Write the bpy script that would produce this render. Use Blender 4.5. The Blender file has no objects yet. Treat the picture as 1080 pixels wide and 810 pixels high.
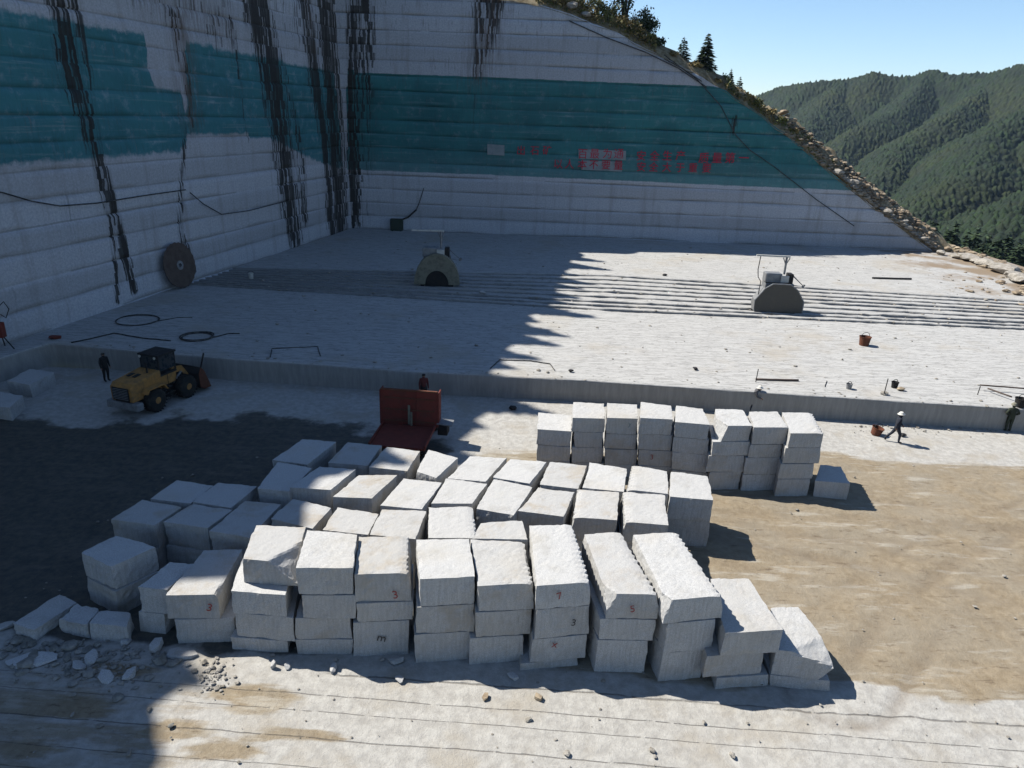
import bpy, bmesh, math, random
import numpy as np
from mathutils import Vector, Matrix
R = math.radians
random.seed(7); rng = np.random.default_rng(11)
S = bpy.context.scene
COL = S.collection

# ------------------------------------------------------------------ camera
CH = 15.3; F = 760.0; PITCH = R(20.5); ROLL = 0.039
r0 = Vector((1, 0, 0)); u0 = Vector((0, math.sin(PITCH), math.cos(PITCH)))
FW = Vector((0, math.cos(PITCH), -math.sin(PITCH)))
CR = r0 * math.cos(ROLL) + u0 * math.sin(ROLL)
CU = -r0 * math.sin(ROLL) + u0 * math.cos(ROLL)
CP = Vector((0, 0, CH))
cam = bpy.data.cameras.new('camera'); camo = bpy.data.objects.new('camera', cam); COL.objects.link(camo)
m = Matrix((CR, CU, -FW)).transposed().to_4x4(); m.translation = CP
camo.matrix_world = m
cam.sensor_width = 36; cam.lens = 36 * F / 1080; cam.clip_end = 6000; cam.clip_start = 0.3
S.camera = camo

def ray(px, py):
    return FW + CR * ((px - 540) / F) - CU * ((py - 405) / F)
def P(px, py, z=0.0):                 # survey point on a level plane
    d = ray(px, py); return CP + d * ((z - CH) / d.z)
def PY(px, py, Y):                    # survey point on an upright plane at distance Y
    d = ray(px, py); return CP + d * (Y / d.y)

# ------------------------------------------------------------------ noise
def _h(ix, iy, iz):
    n = (ix * 374761393 + iy * 668265263 + iz * 2147483647 + 1274126177) & 0xffffffff
    n = ((n ^ (n >> 13)) * 1274126177) & 0xffffffff
    n = ((n ^ (n >> 16)) * 2246822519) & 0xffffffff
    return ((n ^ (n >> 15)) & 0xffffff) / float(0xffffff)
def vn(x, y, z):
    x = np.asarray(x, float); y = np.asarray(y, float); z = np.asarray(z, float)
    x, y, z = np.broadcast_arrays(x, y, z)
    ix = np.floor(x).astype(np.int64); iy = np.floor(y).astype(np.int64); iz = np.floor(z).astype(np.int64)
    fx = x - ix; fy = y - iy; fz = z - iz
    fx = fx * fx * (3 - 2 * fx); fy = fy * fy * (3 - 2 * fy); fz = fz * fz * (3 - 2 * fz)
    o = 0
    for a in (0, 1):
        for b in (0, 1):
            for c in (0, 1):
                w = (fx if a else 1 - fx) * (fy if b else 1 - fy) * (fz if c else 1 - fz)
                o = o + w * _h(ix + a, iy + b, iz + c)
    return o * 2 - 1
def fbm(x, y, z=0.0, o=4):
    s = 0; a = 1.0; t = 0
    for k in range(o):
        f = 2.03 ** k
        s = s + a * vn(np.asarray(x) * f + 17.3 * k, np.asarray(y) * f + 5.1 * k, np.asarray(z) * f + 9.7 * k); t += a; a *= .5
    return s / t

# ------------------------------------------------------------------ objects
def tag(o, label=None, cat=None, group=None, kind=None):
    if label: o['label'] = label
    if cat: o['category'] = cat
    if group: o['group'] = group
    if kind: o['kind'] = kind
    return o
def thing(name, label, cat, loc=(0, 0, 0), rz=0, group=None):
    o = bpy.data.objects.new(name, None); COL.objects.link(o)
    o.location = loc; o.rotation_euler = (0, 0, rz); o.empty_display_size = .2
    return tag(o, label, cat, group)
def link(name, me, mat=None, parent=None, loc=None, smooth=False, bevel=0):
    o = bpy.data.objects.new(name, me); COL.objects.link(o)
    for mm in (mat if isinstance(mat, (list, tuple)) else [mat]):
        if mm: me.materials.append(mm)
    if parent: o.parent = parent
    if loc is not None: o.location = loc
    if smooth: me.polygons.foreach_set('use_smooth', [True] * len(me.polygons))
    if bevel:
        b = o.modifiers.new('bevel', 'BEVEL'); b.width = bevel; b.segments = 2; b.limit_method = 'ANGLE'; b.angle_limit = R(40)
    return o
class MB:
    def __init__(s): s.v = []; s.f = []
    def add(s, v, f):
        n = len(s.v); s.v += [tuple(p) for p in v]; s.f += [tuple(i + n for i in q) for q in f]; return s
    def box(s, c, d, rz=0, rx=0, ry=0, taper=1.0):
        M = Matrix.Rotation(rz, 3, 'Z') @ Matrix.Rotation(ry, 3, 'Y') @ Matrix.Rotation(rx, 3, 'X')
        v = []
        for z in (-.5, .5):
            t = 1 if z < 0 else taper
            for x, y in ((-.5, -.5), (.5, -.5), (.5, .5), (-.5, .5)):
                v.append(Vector(c) + M @ Vector((x * d[0] * t, y * d[1] * t, z * d[2])))
        return s.add(v, [(3, 2, 1, 0), (4, 5, 6, 7), (0, 1, 5, 4), (1, 2, 6, 5), (2, 3, 7, 6), (3, 0, 4, 7)])
    def prism(s, poly, a, b, axis='y'):      # polygon in (x,z) extruded along y, or (y,z) along x, or (x,y) along z
        n = len(poly); v = []
        for t in (a, b):
            for p, q in poly:
                v.append({'y': (p, t, q), 'x': (t, p, q), 'z': (p, q, t)}[axis])
        f = [tuple(range(n)), tuple(range(2 * n - 1, n - 1, -1))]
        f += [(i + n, (i + 1) % n + n, (i + 1) % n, i) for i in range(n)]
        return s.add(v, f)
    def tube(s, pts, r, n=8, caps=True):
        pts = [Vector(p) for p in pts]; rr = r if isinstance(r, (list, tuple)) else [r] * len(pts)
        rings = []; v = []; f = []
        for i, p in enumerate(pts):
            t = (pts[min(i + 1, len(pts) - 1)] - pts[max(i - 1, 0)])
            t = t.normalized() if t.length > 1e-9 else Vector((0, 0, 1))
            a = t.cross(Vector((0, 0, 1)));
            if a.length < .05: a = t.cross(Vector((1, 0, 0)))
            a.normalize(); b = t.cross(a)
            for k in range(n):
                w = 2 * math.pi * k / n; v.append(p + (a * math.cos(w) + b * math.sin(w)) * rr[i])
        for i in range(len(pts) - 1):
            for k in range(n):
                f.append((i * n + k, i * n + (k + 1) % n, (i + 1) * n + (k + 1) % n, (i + 1) * n + k))
        if caps:
            f.append(tuple(range(n))[::-1]); f.append(tuple((len(pts) - 1) * n + k for k in range(n)))
        return s.add(v, f)
    def lathe(s, prof, c, axis=(0, 0, 1), n=20):   # prof: (radius, along)
        ax = Vector(axis).normalized(); a = ax.orthogonal().normalized(); b = ax.cross(a); v = []; f = []
        for (r, h) in prof:
            for k in range(n):
                w = 2 * math.pi * k / n; v.append(Vector(c) + ax * h + (a * math.cos(w) + b * math.sin(w)) * r)
        m_ = len(prof)
        for i in range(m_ - 1):
            for k in range(n): f.append((i * n + k, i * n + (k + 1) % n, (i + 1) * n + (k + 1) % n, (i + 1) * n + k))
        f.append(tuple(range(n))[::-1]); f.append(tuple((m_ - 1) * n + k for k in range(n)))
        return s.add(v, f)
    def build(s, name, mat=None, parent=None, loc=None, smooth=False, bevel=0):
        me = bpy.data.meshes.new(name); me.from_pydata(s.v, [], s.f); me.validate(); me.update()
        bm = bmesh.new(); bm.from_mesh(me); bmesh.ops.recalc_face_normals(bm, faces=bm.faces); bm.to_mesh(me); bm.free()
        return link(name, me, mat, parent, loc, smooth, bevel)
def grid_mesh(name, V, mat, attrs=None, uv=None, flip=False, smooth=True):
    """V: (ny,nx,3) array"""
    ny, nx, _ = V.shape
    idx = np.arange(ny * nx).reshape(ny, nx)
    q = np.stack([idx[:-1, :-1], idx[:-1, 1:], idx[1:, 1:], idx[1:, :-1]], -1).reshape(-1, 4)
    if flip: q = q[:, ::-1]
    me = bpy.data.meshes.new(name)
    me.vertices.add(ny * nx); me.vertices.foreach_set('co', V.reshape(-1).astype(np.float32))
    me.loops.add(q.size); me.loops.foreach_set('vertex_index', q.reshape(-1).astype(np.int32))
    me.polygons.add(len(q)); me.polygons.foreach_set('loop_start', (np.arange(len(q)) * 4).astype(np.int32))
    me.update(calc_edges=True); me.validate()
    if smooth: me.polygons.foreach_set('use_smooth', np.ones(len(q), bool))
    for k, a in (attrs or {}).items():
        at = me.attributes.new(k, 'FLOAT', 'POINT'); at.data.foreach_set('value', np.asarray(a, np.float32).reshape(-1))
    if uv is not None:
        l = me.uv_layers.new(name='UVMap'); l.data.foreach_set('uv', uv.reshape(-1, 2)[q.reshape(-1)].astype(np.float32).reshape(-1))
    return link(name, me, mat)
def soup(name, V, mat, parent=None, loc=None):
    """V: (n,4,3) loose quads"""
    n = len(V); me = bpy.data.meshes.new(name)
    me.vertices.add(n * 4); me.vertices.foreach_set('co', V.reshape(-1).astype(np.float32))
    me.loops.add(n * 4); me.loops.foreach_set('vertex_index', np.arange(n * 4, dtype=np.int32))
    me.polygons.add(n); me.polygons.foreach_set('loop_start', (np.arange(n) * 4).astype(np.int32))
    me.update(calc_edges=True)
    return link(name, me, mat, parent, loc)
def inpoly(x, y, poly):
    x = np.asarray(x); y = np.asarray(y); c = np.zeros(x.shape, bool); n = len(poly)
    for i in range(n):
        x1, y1 = poly[i]; x2, y2 = poly[(i + 1) % n]
        cond = ((y1 > y) != (y2 > y)) & (x < (x2 - x1) * (y - y1) / (y2 - y1 + 1e-12) + x1)
        c ^= cond
    return c
def segdist(x, y, pts):
    """distance to a polyline and parameter 0..1 along it"""
    best = np.full(np.shape(x), 1e9); tt = np.zeros(np.shape(x)); n = len(pts) - 1
    for i in range(n):
        ax, ay = pts[i][:2]; bx, by = pts[i + 1][:2]
        dx, dy = bx - ax, by - ay
        t = np.clip(((x - ax) * dx + (y - ay) * dy) / (dx * dx + dy * dy + 1e-12), 0, 1)
        d = np.hypot(x - ax - t * dx, y - ay - t * dy)
        k = d < best; best = np.where(k, d, best); tt = np.where(k, (i + t) / n, tt)
    return best, tt

# ------------------------------------------------------------------ materials
class NT:
    K = .60          # stone and soil here are on the dark side of their range
    def __init__(s, name):
        s.m = bpy.data.materials.new(name); s.m.use_nodes = True; s.t = s.m.node_tree
        s.b = s.t.nodes['Principled BSDF']; s.b.inputs['Roughness'].default_value = .85
        s.b.inputs['Specular IOR Level'].default_value = .25
    def n(s, ty, **kw):
        x = s.t.nodes.new(ty)
        for k, v in kw.items(): setattr(x, k, v)
        return x
    def set(s, sock, v):
        if hasattr(v, 'links') or isinstance(v, bpy.types.NodeSocket): s.t.links.new(v, sock)
        else: sock.default_value = v
    def attr(s, name): return s.n('ShaderNodeAttribute', attribute_name=name).outputs['Fac']
    def obj(s): return s.n('ShaderNodeTexCoord').outputs['Object']
    def pos(s): return s.n('ShaderNodeNewGeometry').outputs['Position']
    def uv(s): return s.n('ShaderNodeTexCoord').outputs['UV']
    def scale(s, vec, sc):
        x = s.n('ShaderNodeVectorMath', operation='MULTIPLY'); s.set(x.inputs[0], vec); x.inputs[1].default_value = sc; return x.outputs[0]
    def noise(s, vec, scale=5, detail=6, rough=.6, dist=0):
        x = s.n('ShaderNodeTexNoise'); s.set(x.inputs['Vector'], vec); x.inputs['Scale'].default_value = scale
        x.inputs['Detail'].default_value = detail; x.inputs['Roughness'].default_value = rough; x.inputs['Distortion'].default_value = dist
        return x.outputs['Fac']
    def math(s, op, a, b=0.0, c=None):
        x = s.n('ShaderNodeMath', operation=op); s.set(x.inputs[0], a); s.set(x.inputs[1], b)
        if c is not None: s.set(x.inputs[2], c)
        return x.outputs[0]
    def ramp(s, v, a, b, lo=0.0, hi=1.0):
        x = s.n('ShaderNodeMapRange', interpolation_type='SMOOTHSTEP'); s.set(x.inputs[0], v)
        s.set(x.inputs[1], a); s.set(x.inputs[2], b); s.set(x.inputs[3], lo); s.set(x.inputs[4], hi); return x.outputs[0]
    def mix(s, f, a, b, mode='MIX'):
        x = s.n('ShaderNodeMix', data_type='RGBA', blend_type=mode); s.set(x.inputs[0], f)
        for sock, v in ((x.inputs[6], a), (x.inputs[7], b)):
            s.set(sock, v if not isinstance(v, tuple) else tuple(x * s.K for x in v[:3]) + (1,))
        return x.outputs[2]
    def bump(s, h, strength=.5, dist=.02, normal=None):
        x = s.n('ShaderNodeBump'); x.inputs['Strength'].default_value = strength; x.inputs['Distance'].default_value = dist
        s.set(x.inputs['Height'], h)
        if normal is not None: s.set(x.inputs['Normal'], normal)
        return x.outputs[0]
    def out(s, col, normal=None, rough=None, metal=None):
        s.set(s.b.inputs['Base Color'], col if not isinstance(col, tuple) else tuple(x * s.K for x in col) + (1,))
        if normal is not None: s.set(s.b.inputs['Normal'], normal)
        if rough is not None: s.set(s.b.inputs['Roughness'], rough)
        if metal is not None: s.set(s.b.inputs['Metallic'], metal)
        return s.m
def paint(name, c, rough=.55, metal=0.0, wear=.35, dirt=(.10, .085, .07), sc=3.0):
    t = NT(name); p = t.obj()
    a = t.noise(p, sc, 8, .65); b = t.noise(p, sc * 6, 5, .6)
    f = t.math('MULTIPLY', t.ramp(a, .42, .68), wear)
    col = t.mix(f, c, dirt)
    col = t.mix(t.math('MULTIPLY', t.ramp(b, .4, .7), .25), col, tuple(x * .7 for x in c))
    return t.out(col, t.bump(b, .25, .01), t.ramp(a, .3, .7, rough, min(1, rough + .3)), metal)

def mat_granite():
    t = NT('granite'); p = t.obj(); g = t.pos()
    sp = t.noise(p, 38, 3, .7); md = t.noise(g, 1.1, 6, .65); lg = t.noise(g, .35, 4, .6)
    col = t.mix(t.ramp(sp, .36, .62), (.44, .44, .43), (.64, .635, .62))
    col = t.mix(t.math('MULTIPLY', t.ramp(md, .5, .72), .45), col, (.37, .355, .32))
    col = t.mix(t.math('MULTIPLY', t.ramp(lg, .5, .7), .35), col, (.52, .47, .38))
    oi = t.n('ShaderNodeObjectInfo').outputs['Random']
    col = t.mix(t.ramp(oi, 0, 1, 0.0, .30), col, (.36, .35, .33))
    col = t.mix(t.math('MULTIPLY', t.math('MULTIPLY', t.ramp(oi, .55, .8), t.ramp(t.noise(g, .9, 6, .7), .48, .66)), .5), col, (.40, .33, .235))
    sv = t.noise(t.scale(p, (14, 14, 1.3)), 1.0, 4, .6)
    rough = t.noise(p, 9, 8, .7)
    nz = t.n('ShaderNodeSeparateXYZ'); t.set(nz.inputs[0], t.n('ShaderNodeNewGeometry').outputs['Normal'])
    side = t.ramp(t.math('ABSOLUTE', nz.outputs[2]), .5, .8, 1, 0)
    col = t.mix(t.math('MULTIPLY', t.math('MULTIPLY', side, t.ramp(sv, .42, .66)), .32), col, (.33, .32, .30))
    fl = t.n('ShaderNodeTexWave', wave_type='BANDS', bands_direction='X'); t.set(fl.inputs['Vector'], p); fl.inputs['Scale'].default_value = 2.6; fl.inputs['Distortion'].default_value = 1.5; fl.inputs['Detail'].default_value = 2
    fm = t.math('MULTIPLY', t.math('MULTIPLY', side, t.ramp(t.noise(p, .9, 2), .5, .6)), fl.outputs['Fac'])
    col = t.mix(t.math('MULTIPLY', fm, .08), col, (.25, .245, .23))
    n1 = t.bump(rough, .55, .03)
    n2 = t.bump(t.math('MULTIPLY', sv, side), .4, .03, n1); n2 = t.bump(fm, .25, .02, n2)
    return t.out(col, n2, .85)
def mat_slab():   # quarry floor: pale stone, brown dirt, wet mud
    t = NT('quarry_floor'); g = t.pos()
    n1 = t.noise(g, 3.2, 8, .68); n2 = t.noise(g, .5, 6, .6); n3 = t.noise(g, 22, 5, .7)
    st = t.noise(t.scale(g, (.35, 1.6, 1)), 1.0, 7, .65)
    col = t.mix(t.ramp(n1, .3, .7), (.38, .365, .335), (.53, .515, .475))
    col = t.mix(t.math('MULTIPLY', t.ramp(n2, .48, .7), .7), col, (.38, .34, .275))
    col = t.mix(t.math('MULTIPLY', t.ramp(n3, .55, .75), .4), col, (.16, .145, .12))
    d = t.ramp(t.math('ADD', t.attr('dirt'), t.math('MULTIPLY', t.math('SUBTRACT', st, .5), 1.3)), .35, .62)
    dc = t.mix(t.ramp(n1, .3, .7), (.25, .195, .125), (.35, .285, .195))
    dc = t.mix(t.ramp(n2, .35, .65, 0, .5), dc, (.30, .27, .215))
    dc = t.mix(t.math('MULTIPLY', t.ramp(n3, .5, .7), .5), dc, (.19, .145, .09))
    dc = t.mix(t.math('MULTIPLY', t.ramp(st, .54, .68), .8), dc, (.44, .405, .335))
    dc = t.mix(t.math('MULTIPLY', t.ramp(t.noise(t.scale(g, (.6, 2.2, 1)), 2.2, 6, .7), .56, .68), .75), dc, (.14, .10, .065))
    col = t.mix(d, col, dc)
    col = t.mix(t.math('MULTIPLY', t.attr('rut'), .45), col, (.17, .13, .09))
    mu = t.ramp(t.math('ADD', t.attr('mud'), t.math('MULTIPLY', t.math('SUBTRACT', n2, .5), 1.4)), .35, .6)
    mc = t.mix(t.ramp(n1, .3, .7), (.045, .05, .05), (.12, .11, .085))
    mc = t.mix(t.math('MULTIPLY', t.ramp(st, .5, .65), .5), mc, (.15, .135, .11))
    col = t.mix(mu, col, mc)
    # saw cut lines in the stone
    wob = t.math('MULTIPLY', t.math('SUBTRACT', t.noise(g, .8, 3), .5), .16)
    ct = t.math('ADD', t.attr('cut'), wob)
    fr = t.math('ABSOLUTE', t.math('SUBTRACT', t.math('FRACT', ct), .5))
    brk = t.ramp(t.noise(t.scale(g, (1.6, .4, 1)), 1.6, 4), .33, .47)
    ln = t.math('MULTIPLY', t.math('MULTIPLY', t.ramp(fr, .008, .028, 1, 0), brk), t.attr('cutmask'))
    col = t.mix(t.math('MULTIPLY', ln, .65), col, (.085, .075, .065))
    b = t.bump(n1, .55, .09); b = t.bump(n3, .5, .03, b); b = t.bump(t.math('MULTIPLY', ln, -1.0), .6, .05, b)
    return t.out(col, b, t.ramp(mu, 0, 1, .9, .62))
def mat_terrace():
    t = NT('terrace_stone'); g = t.pos()
    a = t.noise(t.scale(g, (.5, 3.6, 1.5)), 1.0, 8, .72); b = t.noise(t.scale(g, (1.6, 6, 3)), 1.6, 6, .7); c = t.noise(g, .16, 5, .6)
    col = t.mix(t.ramp(a, .34, .56), (.37, .365, .35), (.51, .505, .485))
    col = t.mix(t.math('MULTIPLY', t.ramp(b, .52, .64), .75), col, (.21, .205, .195))
    d = t.noise(t.scale(g, (.9, 7, 3)), 1.0, 5, .75); col = t.mix(t.math('MULTIPLY', t.ramp(d, .56, .66), .7), col, (.16, .155, .15))
    col = t.mix(t.math('MULTIPLY', t.attr('slot_band'), .6), col, (.09, .088, .085))  # darkens the strip of saw slots, stronger towards its left end
    col = t.mix(t.math('MULTIPLY', t.ramp(c, .52, .7), .5), col, (.40, .35, .27))
    col = t.mix(t.math('MULTIPLY', t.ramp(t.math('ADD', t.attr('brown'), t.math('SUBTRACT', t.noise(g, .7, 6), .5)), .3, .8), .85), col, (.24, .17, .10))
    col = t.mix(t.math('MULTIPLY', t.attr('slot'), .9), col, (.035, .032, .03))
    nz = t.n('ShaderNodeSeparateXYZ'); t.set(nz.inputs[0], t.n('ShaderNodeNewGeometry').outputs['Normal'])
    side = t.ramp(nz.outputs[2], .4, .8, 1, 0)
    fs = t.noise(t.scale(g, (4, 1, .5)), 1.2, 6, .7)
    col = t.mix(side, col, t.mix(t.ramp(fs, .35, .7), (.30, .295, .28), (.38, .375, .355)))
    n = t.bump(a, .4, .05); n = t.bump(b, .45, .05, n)
    return t.out(col, n, .88)
def mat_wall():
    t = NT('cut_rock_face'); uv = t.uv()
    sx = t.n('ShaderNodeSeparateXYZ'); t.set(sx.inputs[0], uv); u, v = sx.outputs[0], sx.outputs[1]
    g1 = t.noise(t.scale(uv, (1.0, .12, 1)), 1.0, 7, .65); g2 = t.noise(t.scale(uv, (5, .5, 1)), 1.0, 5, .65); g3 = t.noise(uv, .25, 5)
    sp = t.noise(uv, 6, 6, .7)
    col = t.mix(t.ramp(sp, .35, .65), (.47, .49, .54), (.62, .64, .685))
    col = t.mix(t.math('MULTIPLY', t.ramp(g1, .48, .7), .55), col, (.36, .355, .35))
    col = t.mix(t.math('MULTIPLY', t.ramp(g2, .56, .7), t.math('MULTIPLY', t.ramp(v, 2, 24, .1, 1), .6)), col, (.17, .155, .14))
    col = t.mix(t.attr('tone'), col, (.20, .20, .20))
    # teal paint coat
    hz = t.noise(t.scale(uv, (.10, 2.2, 1)), 1.0, 6, .7); pn = t.noise(uv, .9, 6, .7)
    pm = t.ramp(t.math('ADD', t.attr('teal'), t.math('MULTIPLY', t.math('SUBTRACT', pn, .5), .9)), .36, .64)
    wear = t.math('ADD', t.math('MULTIPLY', t.ramp(pn, .52, .72), .35), t.math('MULTIPLY', t.ramp(hz, .55, .7), .35))
    wear = t.math('ADD', wear, t.math('MULTIPLY', t.ramp(g2, .58, .74), .35))
    tc = t.mix(t.ramp(g3, .35, .65), (.015, .145, .160), (.028, .215, .225))
    lv = t.math('FRACT', t.math('DIVIDE', v, 1.6))
    tc = t.mix(t.ramp(lv, .1, 1.0, 0, .25), tc, (.06, .28, .30))
    fa = t.attr('fade'); tc = t.mix(t.math('MULTIPLY', fa, t.ramp(pn, .3, .7, .25, .75)), tc, (.07, .27, .34))
    pm = t.math('MULTIPLY', pm, t.ramp(v, 6.2, 10.5, .84, 1))
    pm = t.math('MULTIPLY', pm, t.math('SUBTRACT', .98, t.math('MULTIPLY', wear, t.math('ADD', .6, t.math('MULTIPLY', fa, .35)))))
    tc = t.mix(t.math('MULTIPLY', t.ramp(hz, .48, .7), .5), tc, (.07, .27, .28))
    tc = t.mix(t.math('MULTIPLY', t.ramp(g2, .5, .72), .5), tc, (.006, .07, .085))
    tc = t.mix(t.math('MULTIPLY', t.attr('tone'), .9), tc, (.012, .085, .095))
    col = t.mix(pm, col, tc)
    # seepage stains: broken at every saw layer
    lay = t.math('FLOOR', t.math('DIVIDE', v, 1.6)); den = t.math('MULTIPLY', t.attr('stain'), .86)
    ofs = t.n('ShaderNodeTexWhiteNoise', noise_dimensions='1D'); t.set(ofs.inputs['W'], lay)
    uw = t.math('ADD', t.math('ADD', u, t.math('MULTIPLY', ofs.outputs['Value'], .45)), t.math('MULTIPLY', t.math('SUBTRACT', t.noise(t.scale(uv, (1.1, .6, 1)), 1.0, 4), .5), .6))
    def cols(fr, seed, vs=1.6):
        c = t.n('ShaderNodeCombineXYZ'); t.set(c.inputs[0], t.math('FLOOR', t.math('MULTIPLY', uw, fr))); t.set(c.inputs[1], t.math('ADD', t.math('FLOOR', t.math('DIVIDE', v, vs)), seed))
        w_ = t.n('ShaderNodeTexWhiteNoise', noise_dimensions='2D'); t.set(w_.inputs['Vector'], c.outputs[0]); return w_.outputs['Value']
    mixw = lambda fr, sd_: t.math('ADD', t.math('MULTIPLY', cols(fr, sd_, 4000.), .62), t.math('MULTIPLY', cols(fr, sd_ + 50), .38))
    s1 = t.ramp(t.math('SUBTRACT', den, t.math('ADD', t.math('MULTIPLY', mixw(2.3, 3.), 1.15), .22)), -.05, .14)
    s2 = t.ramp(t.math('SUBTRACT', den, t.math('ADD', t.math('MULTIPLY', mixw(7.5, 11.), 1.35), .02)), -.05, .14)
    s4 = t.ramp(t.math('SUBTRACT', den, t.math('ADD', t.math('MULTIPLY', cols(5.1, 29., .8), 1.5), .15)), -.05, .14)
    s3 = t.ramp(t.math('SUBTRACT', den, t.ramp(t.noise(t.scale(uv, (7, .2, 1)), 1.0, 5, .65), .38, .68)), -.05, .25)
    st = t.math('MAXIMUM', t.math('MAXIMUM', t.math('MULTIPLY', s1, .9), t.math('MULTIPLY', s2, .97)), t.math('MAXIMUM', t.math('MULTIPLY', s4, .9), t.math('MULTIPLY', s3, .3)))
    st = t.math('MULTIPLY', st, t.ramp(den, .05, .5, .25, 1)); st = t.math('MULTIPLY', st, t.ramp(den, .02, .1))
    stc = t.mix(t.noise(uv, .8, 4), (.006, .007, .008), (.045, .036, .028))
    col = t.mix(st, col, stc)
    col = t.mix(t.math('MULTIPLY', t.attr('rust'), t.ramp(t.noise(t.scale(uv, (4, .3, 1)), 1, 5), .4, .6)), col, (.14, .085, .055))
    n = t.bump(sp, .35, .05); n = t.bump(g2, .35, .05, n)
    return t.out(col, n, .85)
def mat_forest():
    t = NT('forest_canopy'); g = t.pos()
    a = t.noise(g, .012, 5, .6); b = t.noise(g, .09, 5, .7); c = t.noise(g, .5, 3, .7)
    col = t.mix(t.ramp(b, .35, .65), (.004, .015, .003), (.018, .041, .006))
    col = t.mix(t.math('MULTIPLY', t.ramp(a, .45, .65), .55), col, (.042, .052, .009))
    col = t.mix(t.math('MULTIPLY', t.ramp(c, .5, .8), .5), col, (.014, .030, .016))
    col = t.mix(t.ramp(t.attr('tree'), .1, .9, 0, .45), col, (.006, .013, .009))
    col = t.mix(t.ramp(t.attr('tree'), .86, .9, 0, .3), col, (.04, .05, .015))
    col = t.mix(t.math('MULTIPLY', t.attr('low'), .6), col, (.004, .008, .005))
    return t.out(col, t.bump(c, .6, 1.2), .9)
def mat_leaf(name, c1, c2):
    t = NT(name); g = t.pos(); a = t.noise(g, 1.3, 4, .7)
    col = t.mix(t.ramp(a, .35, .65), c1, c2); t.b.inputs['Roughness'].default_value = .7
    return t.out(col)
def mat_earth(name, c1, c2, sc=1.5):
    t = NT(name); g = t.pos(); a = t.noise(g, sc, 8, .7); b = t.noise(g, sc * 9, 4, .7)
    col = t.mix(t.ramp(a, .38, .62), c1, c2); col = t.mix(t.math('MULTIPLY', t.ramp(b, .5, .75), .5), col, tuple(x * .45 for x in c1))
    return t.out(col, t.bump(a, .7, .15), .95)
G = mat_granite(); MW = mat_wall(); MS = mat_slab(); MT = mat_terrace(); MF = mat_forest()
M_earth = mat_earth('hillside_earth', (.19, .14, .075), (.36, .30, .19))
M_rock = mat_earth('broken_rock', (.26, .235, .195), (.46, .43, .38), 2.5)
M_rockbrown = mat_earth('brown_rock', (.20, .145, .095), (.44, .36, .255), .9)
M_needle = mat_leaf('needles', (.015, .033, .012), (.045, .075, .024))
M_leaf = mat_leaf('leaves', (.06, .085, .018), (.17, .165, .04))
M_dry = mat_leaf('dry_leaves', (.17, .12, .045), (.32, .25, .09))
M_bark = paint('bark', (.06, .045, .03), .9)
M_yellow = paint('yellow_paint', (.44, .22, .06), .7, 0, .7, (.16, .12, .08))
M_dark = paint('dark_steel', (.025, .025, .027), .6, .3, .4)
M_black = paint('black_rubber', (.018, .018, .018), .8, 0, .5, (.09, .08, .065))
M_grey = paint('grey_steel', (.30, .31, .32), .5, .4, .35)
M_pale = paint('pale_painted_steel', (.62, .62, .58), .5, .1, .3)
M_red = paint('red_paint', (.20, .038, .026), .75, 0, .55, (.11, .055, .045))
M_rust = paint('rusty_steel', (.17, .062, .035), .85, .1, .6, (.10, .05, .03), 5)
M_olive = paint('olive_paint', (.25, .24, .18), .8, 0, .6)
M_brownsteel = paint('brown_rusted_disc', (.125, .095, .08), .8, .1, .5, (.06, .04, .035), 2)
M_glass = paint('dusty_dark_glass', (.03, .04, .05), .15, 0, .2)
M_hose = paint('black_hose', (.035, .035, .036), .8, 0, .7, (.2, .195, .18))
M_redmark = paint('red_marking_paint', (.38, .05, .05), .8, 0, .75, (.30, .22, .2), 14)
M_blackmark = paint('dark_marking_paint', (.05, .045, .045), .8, 0, .2)
M_redsign = paint('red_slogan_paint', (.55, .03, .07), .8, 0, .25, (.3, .06, .08))
M_patch = paint('pale_patch_paint', (.30, .34, .36), .85, 0, .5, (.1, .2, .2), .8)
M_skin = paint('skin', (.35, .2, .13), .6, 0, 0)
M_lamp = paint('lamp_lens', (.7, .68, .6), .2, 0, .1)

# ------------------------------------------------------------------ light, sky
SD = Vector((-.92, .39)).normalized(); EL = R(48.5)
SUN = Vector((SD.x * math.cos(EL), SD.y * math.cos(EL), math.sin(EL)))
sl = bpy.data.lights.new('sun', 'SUN'); sl.energy = 5.0; sl.angle = R(.55); sl.color = (1, .955, .88)
so = bpy.data.objects.new('sun', sl); COL.objects.link(so); so.rotation_euler = SUN.to_track_quat('Z', 'Y').to_euler(); so.location = SUN * 200
w = bpy.data.worlds.new('World'); S.world = w; w.use_nodes = True
nt = w.node_tree; bg = nt.nodes['Background']; sk = nt.nodes.new('ShaderNodeTexSky'); sk.sky_type = 'NISHITA'; sk.sun_disc = False
sk.sun_elevation = EL; sk.sun_rotation = math.atan2(SD.x, SD.y) % (2 * math.pi); sk.altitude = 300; sk.air_density = 1.0; sk.dust_density = .15; sk.ozone_density = 5.0
nt.links.new(sk.outputs[0], bg.inputs[0]); bg.inputs[1].default_value = .076
S.view_settings.view_transform = 'Standard'; S.view_settings.look = 'None'; S.view_settings.exposure = 1.1; S.view_settings.gamma = 1

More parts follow.
